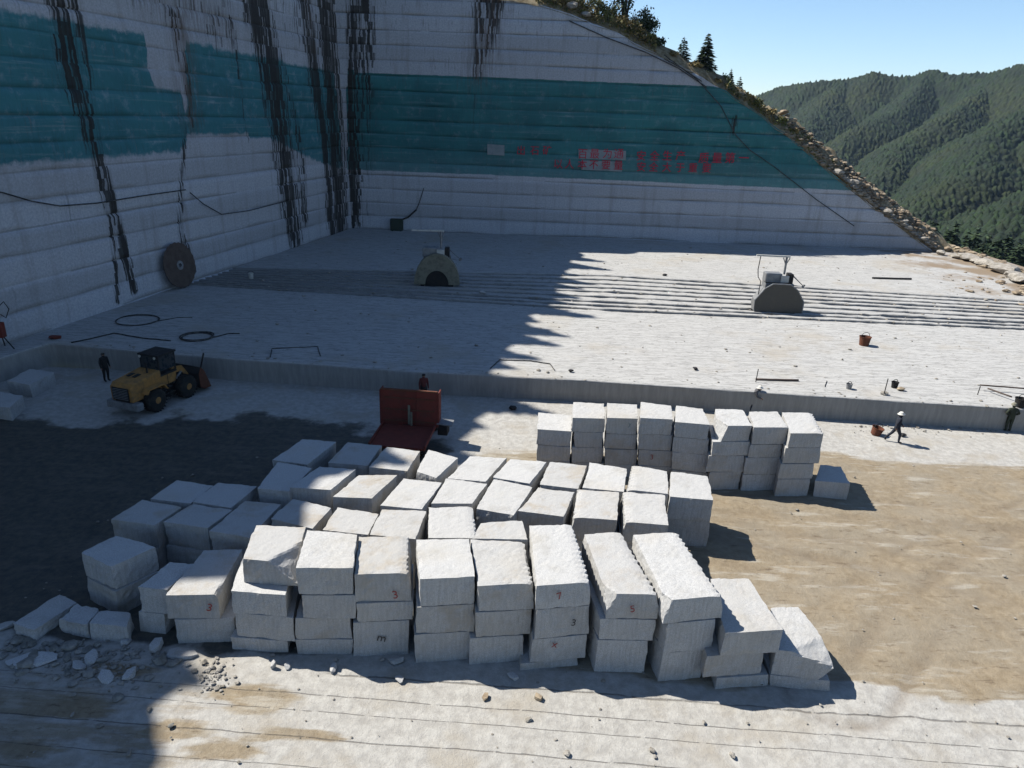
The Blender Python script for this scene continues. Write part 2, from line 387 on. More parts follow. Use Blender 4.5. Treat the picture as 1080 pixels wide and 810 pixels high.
# ------------------------------------------------------------------ the quarry: survey lines
ZT = 1.35                                              # terrace level
corner = P(371, 241, ZT); lw0 = P(0, 366, ZT)
rbase = P(985, 265.5, ZT)
edge_px = [(-60, 397), (0, 378), (50, 362), (240, 378), (440, 392), (600, 400), (870, 418), (1060, 430), (1200, 440)]
edge = [P(x, y, ZT) for x, y in edge_px]
ex = np.array([p.x for p in edge]); ey = np.array([p.y for p in edge])
edgeY = lambda x: np.interp(x, np.r_[ex[0] - 20, ex, ex[-1] + 40], np.r_[ey[0], ey, ey[-1] - 1.8])
ld = Vector((corner.x - lw0.x, corner.y - lw0.y, 0)).normalized()      # along left wall, away
ln_ = Vector((ld.y, -ld.x, 0))                                          # out of left wall, into the pit
bd = Vector((rbase.x - corner.x, rbase.y - corner.y, 0)).normalized()
bn = Vector((bd.y, -bd.x, 0))                                           # out of back wall, towards us
backY = lambda x: corner.y + (np.asarray(x) - corner.x) * bd.y / bd.x
leftX = lambda y: corner.x + (np.asarray(y) - corner.y) * ld.x / ld.y
LAY = 1.6
STEP_L, STEP_B = .075, .05; GROOVE = {}

def wall_surface(u, k, v, org, du, dn, step):          # point on the face
    off = -k * step
    return np.stack([org.x + du.x * u + dn.x * off, org.y + du.y * u + dn.y * off, ZT + v], -1)
def px_to_uv(px, py, org, du, dn, step):               # survey a point on a battered face
    d = ray(px, py); b = step / LAY
    # (CP + t d - org).dn = -b*(z-ZT)
    o = CP - Vector((org.x, org.y, ZT)); t = -(o.dot(dn) + b * o.z) / (d.dot(dn) + b * d.z)
    p = o + d * t; return p.dot(du), p.z
LUV = lambda x, y: px_to_uv(x, y, corner, -ld, ln_, STEP_L)     # u measured from the corner towards us
BUV = lambda x, y: px_to_uv(x, y, corner, bd, bn, STEP_B)

def make_wall(name, org, du, dn, step, ulen, topf, teal, stains, rust, patches, vmin, bright=()):
    us = np.arange(-8 if du is bd else -3, ulen + .01, .25); rows = []; kk = []
    k0 = int(math.floor(vmin / LAY)); k1 = 26
    for k in range(k0, k1):
        for f, dep in ((0.0, 0), (.012, .16), (.07, .16), (.085, 0), (.25, 0), (.45, 0), (.65, 0), (.85, 0)):
            rows.append((k, k * LAY + f * LAY, dep))
    U = np.broadcast_to(us, (len(rows), len(us)))
    Kk = np.array([r_[0] for r_ in rows], float)[:, None] + 0 * U
    Vv = np.array([r_[1] for r_ in rows], float)[:, None] + 0 * U
    D = np.array([r_[2] for r_ in rows], float)[:, None] + 0 * U
    D = D * (.9 if du is bd else .5) * np.clip(.75 + .9 * vn(U * .22, Kk * 3.7, 5), .05, 1.3)
    Vj = Vv + .10 * vn(U * .06, Kk * 7.3, 1.0) + .02 * vn(U * .9, Kk * 3.3, 2.0)
    top = topf(us)[None, :] + 0 * U
    over = np.clip(Vj - top, 0, None)
    Vc = np.minimum(Vj, top)
    pts = wall_surface(U, Kk, Vc, org, du, dn, step)
    rel = -D * (.55 + .45 * np.clip(vn(U * .5, Kk * 9.1, 2.) * 3, -1, 1)) + .05 * fbm(U * .25, Vv * .35, 3.1, 4) + .05 * vn(U * .05, Kk * 5.1, 8.0)
    pts[..., 0] += dn.x * rel; pts[..., 1] += dn.y * rel
    te = np.zeros(U.shape); stn = np.zeros(U.shape); ru = np.zeros(U.shape)
    for poly in teal: te = np.maximum(te, inpoly(U, Vc, poly).astype(float))
    for poly in patches: te = np.where(inpoly(U, Vc, poly), 0.0, te)
    if du is not bd:
        for _ in range(4): te = (np.roll(te, 1, 0) + te + np.roll(te, -1, 0)) / 3
    for pts_, wd, dn_ in stains:
        d, t = segdist(U, Vc * 1.0, pts_)
        ww = np.interp(t, [0, 1], wd); dd = np.interp(t, [0, 1], dn_)
        stn = np.maximum(stn, dd * np.clip(1.35 - d / ww, 0, 1) ** .7)
    for pts_, wd, dn_ in rust:
        d, t = segdist(U, Vc, pts_); ru = np.maximum(ru, dn_ * np.clip(1 - d / wd, 0, 1))
    tone = np.clip(.12 + .22 * vn(Kk * 2.7, U * .03, 4.0) + .10 * vn(U * .1, Vc * .1, 2.), 0, .6)
    tone = np.where(D > .02, np.maximum(tone, .5), tone)
    uv = np.stack([U, Vc + .0], -1)
    return grid_mesh(name, pts, MW, dict(teal=te, stain=stn, rust=ru, tone=tone, fade=np.full(U.shape, 0. if du is bd else 1.)), uv, smooth=False), pts

# left wall ------------------------------------------------------------
def poly_uv(fn, pts): return [fn(x, y) for x, y in pts]
L_teal = [poly_uv(LUV, [(-120, -14), (0, 8), (55, 18), (105, 27), (152, 36), (267, 58), (312, 68), (352, 76), (362, 178), (340, 172), (330, 168), (285, 146), (250, 147), (200, 152), (190, 158), (100, 166), (0, 172), (-120, 184)])]
L_patch = [poly_uv(LUV, [(152, 33), (195, 42), (197, 128), (190, 96), (164, 94), (157, 75)]), poly_uv(LUV, [(196, 140), (262, 140), (262, 165), (196, 165)])]
def ST(fn, pts, wd, den): return ([fn(x, y) for x, y in pts], wd, den)
L_st = [ST(LUV, [(57, -30), (75, 80), (95, 140), (115, 210), (142, 305)], (1.15, .5), (.95, .75)),
        ST(LUV, [(78, -10), (92, 70), (102, 130)], (.4, .3), (.7, .4)),
        ST(LUV, [(112, 215), (120, 260), (124, 318)], (.25, .3), (.7, .9)),
        ST(LUV, [(183, 20), (198, 90), (204, 140)], (.9, .5), (.7, .5)),
        ST(LUV, [(196, 130), (190, 200), (190, 245), (203, 285)], (.4, .5), (.45, .9)),
        ST(LUV, [(243, 20), (250, 60), (262, 150)], (.3, .25), (.8, .5)),
        ST(LUV, [(265, -20), (283, 60), (298, 150), (310, 245)], (2.6, 2.0), (1.0, .8)),
        ST(LUV, [(296, 60), (316, 150), (322, 230)], (1.0, .9), (.5, .8)),
        ST(LUV, [(318, -20), (334, 100), (345, 160), (350, 240)], (1.6, 1.3), (.95, .9)),
        ST(LUV, [(341, -20), (352, 110), (360, 235)], (2.6, 2.2), (1.0, 1.0)),
        ST(LUV, [(-40, 60), (0, 330)], (3, 3), (.18, .1)), ST(LUV, [(140, -20), (235, 30)], (2.5, 2.5), (.35, .4)),
        ST(LUV, [(240, -10), (330, 30)], (2.5, 2), (.35, .4)), ST(LUV, [(60, 160), (70, 250)], (3, 2), (.2, .22))]
L_ru = [ST(LUV, [(190, 10), (200, 120)], 2.2, .7), ST(LUV, [(325, 0), (330, 50)], 1.4, .4), ST(LUV, [(150, 0), (240, 25)], 2.0, .45)]
def left_top(u):
    y = corner.y + -ld.y * u
    h = np.interp(y, [0, 18, 23.5, 26, 27.5, 29.5, 37, 47, 53, 62, 74, 84, 92], [33.0, 33.0, 32.9, 31.0, 30.5, 33.4, 34.9, 35.4, 36.3, 36.6, 36.6, 36.6, 36.8])
    return h - ZT + 1.1 * fbm(u * .35, 1.0, 0.5, 4) + .5 * vn(u * 1.6, 3., 1.)
Lw, lpts = make_wall('rock_wall', corner, -ld, ln_, STEP_L, 92, left_top, L_teal, L_st, L_ru, L_patch, -1.7)
tag(Lw, 'long sawn granite wall along the left, teal painted band and black seepage streaks', 'rock wall')
# back wall --------------------------------------------------------------
sil_px = [(450, -32), (530, 0), (570, 6), (600, 14), (650, 35), (700, 60), (742, 82), (770, 99), (800, 120), (830, 142), (870, 176), (905, 205), (935, 229), (985, 266)]
sil = [BUV(x, y) for x, y in sil_px]
su = np.array([-8, 6] + [p[0] for p in sil]); sv_ = np.array([35, 33] + [p[1] for p in sil]); sv_[-1] = 0.0
def back_top(u): return np.interp(u, su, sv_) + .18 * fbm(u * .8, 2., 7., 4) * np.clip((su[-1] - u) / 4, 0, 1)
B_teal = [poly_uv(BUV, [(366, 74), (393, 78), (500, 81), (600, 84.5), (742, 91), (775, 93), (860, 160), (925, 203), (800, 197), (600, 189), (400, 181), (366, 180)])]
B_st = [ST(BUV, [(380, -20), (384, 60), (386, 120), (388, 235)], (1.6, .8), (.85, .25)), ST(BUV, [(374, 0), (374, 235)], (.9, .9), (.95, .9)), ST(BUV, [(518, -6), (510, 40), (503, 78)], (1.9, 1.0), (.8, .45)),
        ST(BUV, [(500, 70), (496, 180)], (.8, .5), (.35, .15)), ST(BUV, [(775, 124), (773, 142)], (.4, .3), (.6, .6))]
B_ru = [ST(BUV, [(520, -6), (505, 80)], 2.8, .55)]
Bw, bpts = make_wall('rock_wall', corner, bd, bn, STEP_B, float(su[-1]) - .02, back_top, B_teal, B_st, B_ru, [], -0.2)
tag(Bw, 'tall sawn granite end wall facing the camera, wide dark teal band with red slogan', 'rock wall')
def on_back(px, py, out=.06):
    u, v = BUV(px, py); k = math.floor(v / LAY)
    return u, v, Vector((corner.x, corner.y, ZT)) + bd * u - bn * (k * STEP_B - out) + Vector((0, 0, v))
def on_left(px, py, out=.06):
    u, v = LUV(px, py); k = math.floor(v / LAY)
    return u, v, Vector((corner.x, corner.y, ZT)) - ld * u - ln_ * (k * STEP_L - out) + Vector((0, 0, v))
# white scratch lines and pale repairs on the back wall
def wall_strip(name, pxs, half, mat, out=.05):
    mb = MB(); a = [on_back(x, y, out)[2] for x, y in pxs]
    for i in range(len(a) - 1):
        mb.add([a[i] - Vector((0, 0, half)), a[i + 1] - Vector((0, 0, half)), a[i + 1] + Vector((0, 0, half)), a[i] + Vector((0, 0, half))], [(0, 1, 2, 3)])
        mb.add([p - bn * .03 for p in mb.v[-4:]], [(3, 2, 1, 0)])
    return mb.build(name, mat, Bw)
def wall_patch(name, quad, mat, out=.1):
    mb = MB(); a = [on_back(x, y, out)[2] for x, y in quad]; k = max(p.dot(bn) for p in a)
    a = [p + bn * (k - p.dot(bn)) for p in a]
    mb.add(a, [(0, 1, 2, 3)]).add([p - bn * .08 for p in a], [(3, 2, 1, 0)])
    mb.add(a + [p - bn * .08 for p in a], [(0, 4, 5, 1), (1, 5, 6, 2), (2, 6, 7, 3), (3, 7, 4, 0)])
    return mb.build(name, mat, Bw)
wall_patch('pale_patch', [(514, 163), (532, 164), (532, 153), (514, 152)], M_patch)
wall_patch('pale_patch', [(610, 167.2), (660, 169), (660, 159), (610, 157)], M_patch)
wall_patch('pale_patch', [(613, 179), (656, 181), (656, 170.5), (613, 169)], M_patch)
def text_mesh(txt, size, ext=.01):
    c = bpy.data.curves.new('t', 'FONT'); c.body = txt; c.size = size; c.align_x = 'CENTER'; c.align_y = 'CENTER'; c.extrude = ext; c.offset = 0
    o = bpy.data.objects.new('t', c); COL.objects.link(o); dg = bpy.context.evaluated_depsgraph_get(); dg.update()
    me = bpy.data.meshes.new_from_object(o.evaluated_get(dg)); bpy.data.objects.remove(o); return me
def face_matrix(p, right, up, normal):
    m_ = Matrix((right, up, normal)).transposed().to_4x4(); m_.translation = p; return m_
def glyph(ch, px, py, size):
    me = text_mesh(ch, size * .9); o = link('painted_character', me, M_redsign, Bw)
    _, _, p = on_back(px, py, .16)
    o.matrix_local = Bw.matrix_world.inverted() @ face_matrix(p, bd, Vector((0, 0, 1)), bn)
for ch, px in zip('出石矿', (549.5, 564, 577)): glyph(ch, px, 159.3, 1.25)
for ch, px in zip('百最为通', (614.5, 627, 640.5, 652.5)): glyph(ch, px, 162.8, 1.35)
for ch, px in zip('安全生产', (676, 690, 703.5, 717.5)): glyph(ch, px, 165, 1.35)
for ch, px in zip('质量第一', (742, 756, 769.5, 784)): glyph(ch, px, 167.3, 1.45)
for ch, px in zip('以人本不要量', (588.5, 600.5, 614, 626, 639, 652)): glyph(ch, px, 173.3 + (px - 588) * .025, 1.3)
for ch, px in zip('安全大于重要', (676, 689, 703, 717, 730.5, 745)): glyph(ch, px, 176.5 + (px - 676) * .02, 1.3)

# ------------------------------------------------------------------ terrace
slot_top = [(215, 283), (640, 291), (1080, 318)]; slot_bot = [(215, 300), (640, 327), (1080, 347)]
tt = [P(x, y, ZT) for x, y in slot_top]; tb = [P(x, y, ZT) for x, y in slot_bot]
fT = lambda x: np.interp(x, [-60] + [p.x for p in tt] + [80], [tt[0].y] + [p.y for p in tt] + [tt[-1].y - 3])
fB = lambda x: np.interp(x, [-60] + [p.x for p in tb] + [80], [tb[0].y] + [p.y for p in tb] + [tb[-1].y - 2])
xs = np.arange(-38, 57.01, .5)
rows = []        # (yarray, zoffset, slotflag, edgeflag)
def er(): return edgeY(xs)
slots = [0, .13, .27, .40, .52, .66, .80, .9, 1.0]; wd = [.42, .5, .36, .55, .55, .4, .6, .45, .5]
e0 = er()
jit = .07 * vn(xs * .9, 1., 2.) + .05 * vn(xs * 3.1, 4., 2.)
for z in (-.25, .1, .4, .7, 1.0, 1.2): rows.append((e0 + .02 + .05 * fbm(xs * .5, z * 2, 3.) + .05 * (z < .6), np.full(xs.shape, z), 0))
rows.append((e0 + .0 + jit * .5, np.full(xs.shape, ZT - .05), 0))
rows.append((e0 + .10 + jit, np.full(xs.shape, ZT), 0))
def between(a, b, n):
    for i in range(1, n): rows.append((a + (b - a) * i / n, np.full(xs.shape, ZT) + .035 * fbm(xs * .4, (a + (b - a) * i / n) * .4, 1.), 0))
last = e0 + .10
for k in range(len(slots) - 1, -1, -1):
    c = fT(xs) + (fB(xs) - fT(xs)) * slots[k] + .04 * vn(xs * .1, k * 3., 0.)
    hw = wd[k] * .58 * (.85 + .35 * fbm(xs * 2.1, k * 3., 5., 3) * 2 + .25 * vn(xs * .8, k * 5., 1.))
    a = c - hw; b = c + hw
    between(last, a, 34 if k == len(slots) - 1 else 4)
    rows.append((a, np.full(xs.shape, ZT - .03) + .02 * vn(xs * 1.7, k, 2.), 0))
    dp = ZT - .7 - .3 * vn(xs * .7, k * 2., 3.)
    rows.append((a + .04, np.full(xs.shape, ZT - .10), 1)); rows.append((a + .06, dp, 1)); rows.append((b - .06, dp, 1)); rows.append((b - .03, np.full(xs.shape, ZT - .08) + .06 * vn(xs * 2.3, k * 4., 1.), 1))
    rows.append((b, np.full(xs.shape, ZT + .01) + .05 * np.abs(vn(xs * 1.9, k + 30, 2.)), 0)); last = b
bk = backY(xs) + .6
between(last, bk, 36); rows.append((bk, np.full(xs.shape, ZT), 0))
V = np.stack([np.stack([xs, r_[0], r_[1]], -1) for r_ in rows], 0)
slot = np.stack([np.full(xs.shape, float(r_[2])) for r_ in rows], 0)
# white notch broken out of the terrace edge near the right-hand worker
X, Y, Z = V[..., 0], V[..., 1], V[..., 2]
brown = np.maximum(np.clip((X - 36) / 14, 0, 1) * np.clip((Y - 50) / 15, 0, 1) * 1.0, 1.1 * np.clip(1 - np.abs(X - 51.5) / 6, 0, 1)) * np.clip(.75 + .9 * fbm(X * .3, Y * .3, 4., 4), .2, 1.2)
slot_band = np.clip((Y - fT(X) + 1.0) / .8, 0, 1) * 0
fb_, ft_ = fB(X), fT(X); slot_band = np.clip((Y - fb_ + .5) / .8, 0, 1) * np.clip((ft_ + .8 - Y) / .8, 0, 1) * np.clip((2 - X) / 22, 0, 1)  # mask over the slot strip, rising to the left
terr = grid_mesh('terrace', V, MT, dict(brown=brown, slot=slot, slot_band=slot_band), smooth=False); tag(terr, kind='structure')

# ------------------------------------------------------------------ quarry floor
gx = np.arange(-58, 58.01, .3); gy = np.arange(3, 41.01, .22)
X, Y = np.meshgrid(gx, gy)
ins = np.clip((edgeY(gx)[None, :] + .6 - Y) / 1.0, 0, 1)
Z = .05 * fbm(X * .35, Y * .5, 0., 5) - .02
slabb = 16.6 + .6 * vn(X * .3, 2., 1.) + .35 * fbm(X * 1.3, Y * 1.3, 6., 3) + np.clip(-X - 9, 0, 10) * .03       # front stone shelf ends here
dirt = np.clip((Y - slabb) / .8, 0, 1) * np.clip((33.2 + .8 * vn(X * .2, 5., 1.) - Y) / 2.0, 0, 1) * np.clip((X + 3) / 4, 0, 1)
Z += .10 * dirt * fbm(X * .5, Y * 1.4, 4., 5)
mud = np.clip((Y - slabb - .4) / 1.2, 0, 1) * np.clip((36.0 - .12 * np.abs(X + 14) - Y + 2.2 * fbm(X * .22, Y * .3, 1., 4)) / 3.0, 0, 1) * np.clip((-X - 1.5) / 3, 0, 1)
dirt = np.maximum(dirt, .62 * np.clip(1 - np.hypot((X + 6.6) / 1.8, (Y - 15.3) / 1.0), 0, 1) * 1.2)
rut = np.zeros(X.shape)
for pl in ([(700, 560), (800, 575), (930, 600), (1120, 650)], [(760, 540), (900, 545), (1120, 560)], [(880, 720), (930, 650), (1010, 590), (1120, 545)], [(150, 470), (90, 520), (20, 600)], [(210, 450), (180, 500), (90, 600)]):
    pw = [P(a, b) for a, b in pl]; d_, _ = segdist(X, Y, [(q.x, q.y) for q in pw])
    for o_ in (.0, 1.5): rut = np.maximum(rut, np.clip(1 - np.abs(d_ - o_ - .1) / .28, 0, 1) * np.clip(.7 + .8 * fbm(X * .5, Y * .5, 7., 3), 0, 1))
Z -= .07 * rut
brownp = [(P(270, 730), 1.0, .5), (P(235, 790), .9, .4), (P(180, 770), .7, .4), (P(60, 745), 1.6, .5), (P(120, 705), 1.0, .4), (P(320, 775), 1.0, .3), (P(30, 790), 1.0, .3)]
for p, a, b in brownp: dirt = np.maximum(dirt, np.clip(1.25 - np.hypot((X - p.x) / (a * 1.6), (Y - p.y) / b), 0, .75))
dirt = np.maximum(dirt, .46 * np.clip((-X - 5.5) / 3, 0, 1) * np.clip((slabb - Y) / .5, 0, 1))
l0, l1 = P(400, 735), P(1000, 782); sl_ = (l1.y - l0.y) / (l1.x - l0.x)
cut = (Y - (l0.y + sl_ * (X - l0.x))) / .78 + .5
cut = cut + .16 * np.sin(cut * 2.1) + .05 * np.sin(cut * 5.3 + 1)
cm = np.clip((slabb - Y) / .4, 0, 1)
fl = grid_mesh('quarry_floor', np.stack([X, Y, Z], -1), MS, dict(dirt=dirt, mud=mud, cut=cut, cutmask=cm, rut=rut)); tag(fl, kind='structure')
def floorz(x, y): return 0.0

# ------------------------------------------------------------------ granite blocks
BG = 'granite blocks stacked on the quarry floor'
def corner_block(T, ztop, zbot, label, jag=None, chips=(), bot=None, rough=1.0, seed=None, group=BG):
    """T: four plan corners FL FR BR BL"""
    sd = random.uniform(0, 99) if seed is None else seed
    T = [Vector((p[0], p[1], 0)) for p in T]
    c = (T[0] + T[1] + T[2] + T[3]) / 4
    wA = (T[1] - T[0]).length; lA = (T[3] - T[0]).length; h = ztop - zbot
    nx = max(6, int(wA / .12)); ny = max(6, int(lA / .12)); nz = max(4, int(h / .13))
    if bot is None:
        bot = [p + Vector((random.uniform(-.05, .05), random.uniform(-.04, .04), 0)) for p in T]
    verts = []; vid = {}; faces = []
    def vert(i, j, k):
        key = (i, j, k)
        if key not in vid:
            s, t, q = i / nx, j / ny, k / nz
            a = (T[0] * (1 - s) + T[1] * s) * (1 - t) + (T[3] * (1 - s) + T[2] * s) * t
            b = (bot[0] * (1 - s) + bot[1] * s) * (1 - t) + (bot[3] * (1 - s) + bot[2] * s) * t
            p = b * (1 - q) + a * q - c; p.z = h * q
            vid[key] = len(verts); verts.append((p.x, p.y, p.z, s, t, q))
        return vid[key]
    for i in range(nx):
        for j in range(ny):
            faces.append((vert(i, j, nz), vert(i + 1, j, nz), vert(i + 1, j + 1, nz), vert(i, j + 1, nz)))
            faces.append((vert(i, j + 1, 0), vert(i + 1, j + 1, 0), vert(i + 1, j, 0), vert(i, j, 0)))
    for k in range(nz):
        for i in range(nx):
            faces.append((vert(i, 0, k), vert(i + 1, 0, k), vert(i + 1, 0, k + 1), vert(i, 0, k + 1)))
            faces.append((vert(i + 1, ny, k), vert(i, ny, k), vert(i, ny, k + 1), vert(i + 1, ny, k + 1)))
        for j in range(ny):
            faces.append((vert(nx, j, k), vert(nx, j + 1, k), vert(nx, j + 1, k + 1), vert(nx, j, k + 1)))
            faces.append((vert(0, j + 1, k), vert(0, j, k), vert(0, j, k + 1), vert(0, j + 1, k + 1)))
    A = np.array(verts); p = A[:, :3].copy(); s, t, q = A[:, 3], A[:, 4], A[:, 5]
    xax = (T[1] - T[0]).normalized(); yax = (T[3] - T[0]).normalized()
    nside = fbm(p[:, 0] * 2.2 + sd, p[:, 1] * 2.2, p[:, 2] * 2.2, 4); nfine = vn(p[:, 0] * 9 + sd, p[:, 1] * 9, p[:, 2] * 9)
    amp = rough * (.034 * nside + .014 * nfine)
    ox = np.where(s > .999, 1, 0) - np.where(s < .001, 1, 0); oy = np.where(t > .999, 1, 0) - np.where(t < .001, 1, 0)
    side = (ox != 0) | (oy != 0)
    p[:, 0] += (ox * xax.x + oy * yax.x) * amp * 1.1; p[:, 1] += (ox * xax.y + oy * yax.y) * amp * 1.1
    # rounded, nibbled arrises
    e = (ox != 0).astype(int) + (oy != 0).astype(int) + ((q > .999) | (q < .001)).astype(int)
    nib = np.where(e >= 2, .004 + .035 * np.clip(fbm(p[:, 0] * 3 + sd, p[:, 1] * 3, p[:, 2] * 3 + 7, 3), 0, 1), 0)
    p[:, 0] -= (ox * xax.x + oy * yax.x) * nib; p[:, 1] -= (ox * xax.y + oy * yax.y) * nib
    p[:, 2] += np.where(q > .999, -nib * .6 + .012 * nside * rough + .008 * nfine, 0)
    if jag:                                  # drill-hole sawtooth along the listed sides
        for sidec in jag:
            dist = (1 - s) * wA if sidec == 'R' else s * wA
            saw = np.abs(((t * lA / .24 + .2 * vn(t * 8, sd, 0)) % 1) - .5) * 2
            top = np.clip((q - .45) / .4, 0, 1)
            pull = np.where(dist < .02, (.03 + .07 * saw) * top, 0) * (1 if sidec == 'R' else -1)
            p[:, 0] -= xax.x * pull; p[:, 1] -= xax.y * pull
            dip = np.where(dist < .30, .05 * (1 - dist / .30) * (.4 + saw), 0) * (q > .999)
            p[:, 2] -= dip
    for (o, n) in chips:                     # broken faces: (point, outward normal) in s,t,q metres
        o_ = xax * (o[0] * wA) + yax * (o[1] * lA) + Vector((0, 0, o[2] * h)) + (T[0] - c)
        n_ = (xax * n[0] + yax * n[1] + Vector((0, 0, n[2]))).normalized()
        dd = (p - np.array(o_)) @ np.array(n_) + .05 * fbm(p[:, 0] * 2.5 + sd, p[:, 1] * 2.5, p[:, 2] * 2.5, 4)
        p -= np.clip(dd, 0, None)[:, None] * np.array(n_)[None, :]
    me = bpy.data.meshes.new('granite_block'); me.from_pydata(p.tolist(), [], faces); me.update()
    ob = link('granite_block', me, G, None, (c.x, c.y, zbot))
    tag(ob, label, 'granite block', group)
    ob['_'] = 0; del ob['_']
    return ob, T, c
def mark(ob, T, c, zbot, ztop, txt, s, q, size, mat=M_redmark):
    xax = (T[1] - T[0]).normalized(); nrm = Vector((xax.y, -xax.x, 0))
    p = T[0] + (T[1] - T[0]) * s - c + nrm * .07; p.z = (ztop - zbot) * q
    me = text_mesh(txt, size * .9, .003); o = link('painted_mark', me, mat, ob); o.matrix_local = face_matrix(p, xax, Vector((0, 0, 1)), nrm) @ Matrix.Rotation(random.uniform(-.35, .35), 4, 'Z')

ORD = ['first', 'second', 'third', 'fourth', 'fifth', 'sixth', 'seventh', 'eighth', 'ninth', 'tenth', 'eleventh']
LAYN = {0: 'top', 1: 'second', 2: 'third', 3: 'fourth'}
def column(base, quad, layers, lab, marks=(), d=None, setback=0, jag=None, chips=(), tj=None, zb=-.05):
    """quad: four surveyed corners of the top face; layers: front top edges of the blocks below"""
    if d is None: d = P(base[0], base[1], 0).y
    fl = PY(*quad[0], d + setback); fr = PY(*quad[1], d + setback); zt = (fl.z + fr.z) / 2
    T = [P(x, y, zt) for x, y in quad]
    lv = [(T, zt)]
    dirv = ((T[3] - T[0]) + (T[2] - T[1])) / 2
    for (xl, yl, xr, yr) in layers:
        a = PY(xl, yl, d); b = PY(xr, yr, d); z = (a.z + b.z) / 2
        skew = (T[1] - T[0]); sk_ = skew.y / max(.1, skew.x)
        mid = (a.x + b.x) / 2
        a = Vector((a.x, d + (a.x - mid) * sk_, 0)); b = Vector((b.x, d + (b.x - mid) * sk_, 0))
        L = dirv * random.uniform(.93, 1.04)
        lv.append(([a, b, b + L, a + L], z))
    for i, (Tq, z) in enumerate(lv):
        zbm = lv[i + 1][1] + random.uniform(.012, .03) if i + 1 < len(lv) else zb
        ob, Tv, c = corner_block(Tq, z, zbm, lab(i, len(lv)), jag=jag if i == 0 else None, chips=chips if i == 0 else ())
        for (li, txt, s, q, size, mt) in marks:
            if li == i: mark(ob, Tv, c, zbm, z, txt, s, q, size, mt)
    return lv

def flab(col, extra={}):
    def f(i, n):
        if i in extra: return extra[i]
        if i == n - 1: return f'bottom granite block of the {ORD[col]} front-row column from the left'
        return f'{LAYN[i]} granite block down in the {ORD[col]} front-row column from the left' if i else f'top granite block of the {ORD[col]} front-row column from the left'
    return f
RM, BM = M_redmark, M_blackmark
column((218, 677), [(174, 628), (230, 627), (255, 579.5), (215.5, 580)], [(185, 656, 245, 650)], flab(0, {0: 'half sunlit granite block with a red 3 ending the front row at left'}), [(0, '3', .82, .5, .42, RM)], chips=[((1, .0, .75), (1, -.1, .55))])
column((275, 686), [(255.4, 589.6), (313.7, 594), (322, 556), (270, 553.7)], [(242.4, 624, 301.7, 627), (247, 650, 309, 648), (243, 674, 303.5, 674)], flab(1, {0: 'granite block with a broken sloping wedge face on its right top'}), setback=.4, chips=[((.45, 0, 1), (.62, -.42, .8))])
column((342, 689), [(312, 599), (372.6, 599), (376.7, 564), (324, 559)], [(319, 629, 375, 627), (312, 652, 369, 652), (312, 674, 371.7, 675)], flab(2))
column((402, 689), [(373.5, 606), (433, 604), (433, 565), (378.5, 566)], [(377, 636, 435.6, 635), (373.5, 657, 431, 654)], flab(3, {0: 'granite block with a red 3 on its front, topmost of its front-row column', 2: 'bottom front-row granite block with a small dark scrawl on its face'}), [(0, '3', .72, .28, .42, RM), (2, 'm', .5, .55, .42, BM)], jag='R')
column((465, 696), [(442, 611), (501, 608), (495, 568), (439, 569)], [(440, 640, 500, 638), (438, 669, 495, 666.5)], flab(4))
lv6 = column((525, 699), [(504, 618), (564, 615), (555, 571), (496.5, 569)], [(501.5, 646, 562, 643), (496, 672.5, 552, 671)], flab(5), jag='R')
column((590, 704), [(566, 618), (623.5, 613.5), (606, 552.6), (558.5, 554.5)], [(566, 642, 623, 640), (561.5, 673, 620, 671), (549, 697, 610, 697)],
       flab(6, {0: 'granite block with red 7 and a drilled notched right edge', 1: 'granite block with dark 3 on its face under the red 7 block', 2: 'granite block with a red cross mark, third down in its front column'}), [(0, '7', .42, .55, .36, RM), (1, '3', .7, .5, .36, BM), (2, 'x', .4, .78, .38, RM)], jag='R')
column((653, 709), [(640, 626), (696.5, 627), (656.7, 561), (615.7, 563)], [(632.5, 651.5, 692, 655), (630.4, 674, 684, 677)], flab(7, {0: 'long granite block with red 5 and a sunlit chipped front corner'}), [(0, '5', .5, .45, .36, RM)], jag='R', chips=[((0, .0, .15), (-.75, -.45, .28))])
lv9 = column((715, 716), [(702, 633.5), (763.7, 628), (716, 561), (668, 564)], [(703, 657, 757, 654.5), (698, 688, 744, 686)], flab(8, {0: 'long granite block with a ragged drilled right edge beside the stepped right end'}), jag='R', chips=[((0, 0, .1), (-.8, -.4, .25))])
column((780, 723), [(764.5, 668), (825.6, 664), (789.4, 609.6), (749.6, 610.5)], [(745, 688, 807, 692), (755, 713, 812, 714)], flab(9, {0: 'white topped granite block stepping down beside the right end slab block'}))
column((845, 725), [(818, 685.6), (883, 692), (842, 640), (812.6, 641)], [(813, 714, 875, 716)], flab(10, {0: 'low granite block with rough cream top at the right end', 1: 'thin granite base slab under the rough cream right end block'}), chips=[((.2, 0, 1), (.3, -.35, .9)), ((.8, 0, .0), (.7, -.2, -.5))])
# blocks that carry on straight behind the front row
def rear(quad, z, label, under=None, h=.92, jag=None, chips=()):
    T = [P(x, y, z) for x, y in quad]
    corner_block(T, z, z - h, label, jag=jag, chips=chips)
    zb = z - h - .02; k = 0
    while zb > .3:
        dx = Vector((random.uniform(-.08, .08), random.uniform(-.03, .1), 0)); T2 = [p + dx for p in T]
        nb = 0 if zb < 1.3 else zb - .95
        corner_block(T2, zb, nb - (.05 if nb == 0 else 0), under if k == 0 or nb else under.replace('beneath', 'on the floor far beneath'))
        zb = nb - .02; k += 1
rear([(500, 568), (556.5, 569), (551, 549), (506, 551)], lv6[0][1], 'granite block behind the sixth front-row column, level with its top', 'block beneath the one behind the sixth front-row column')
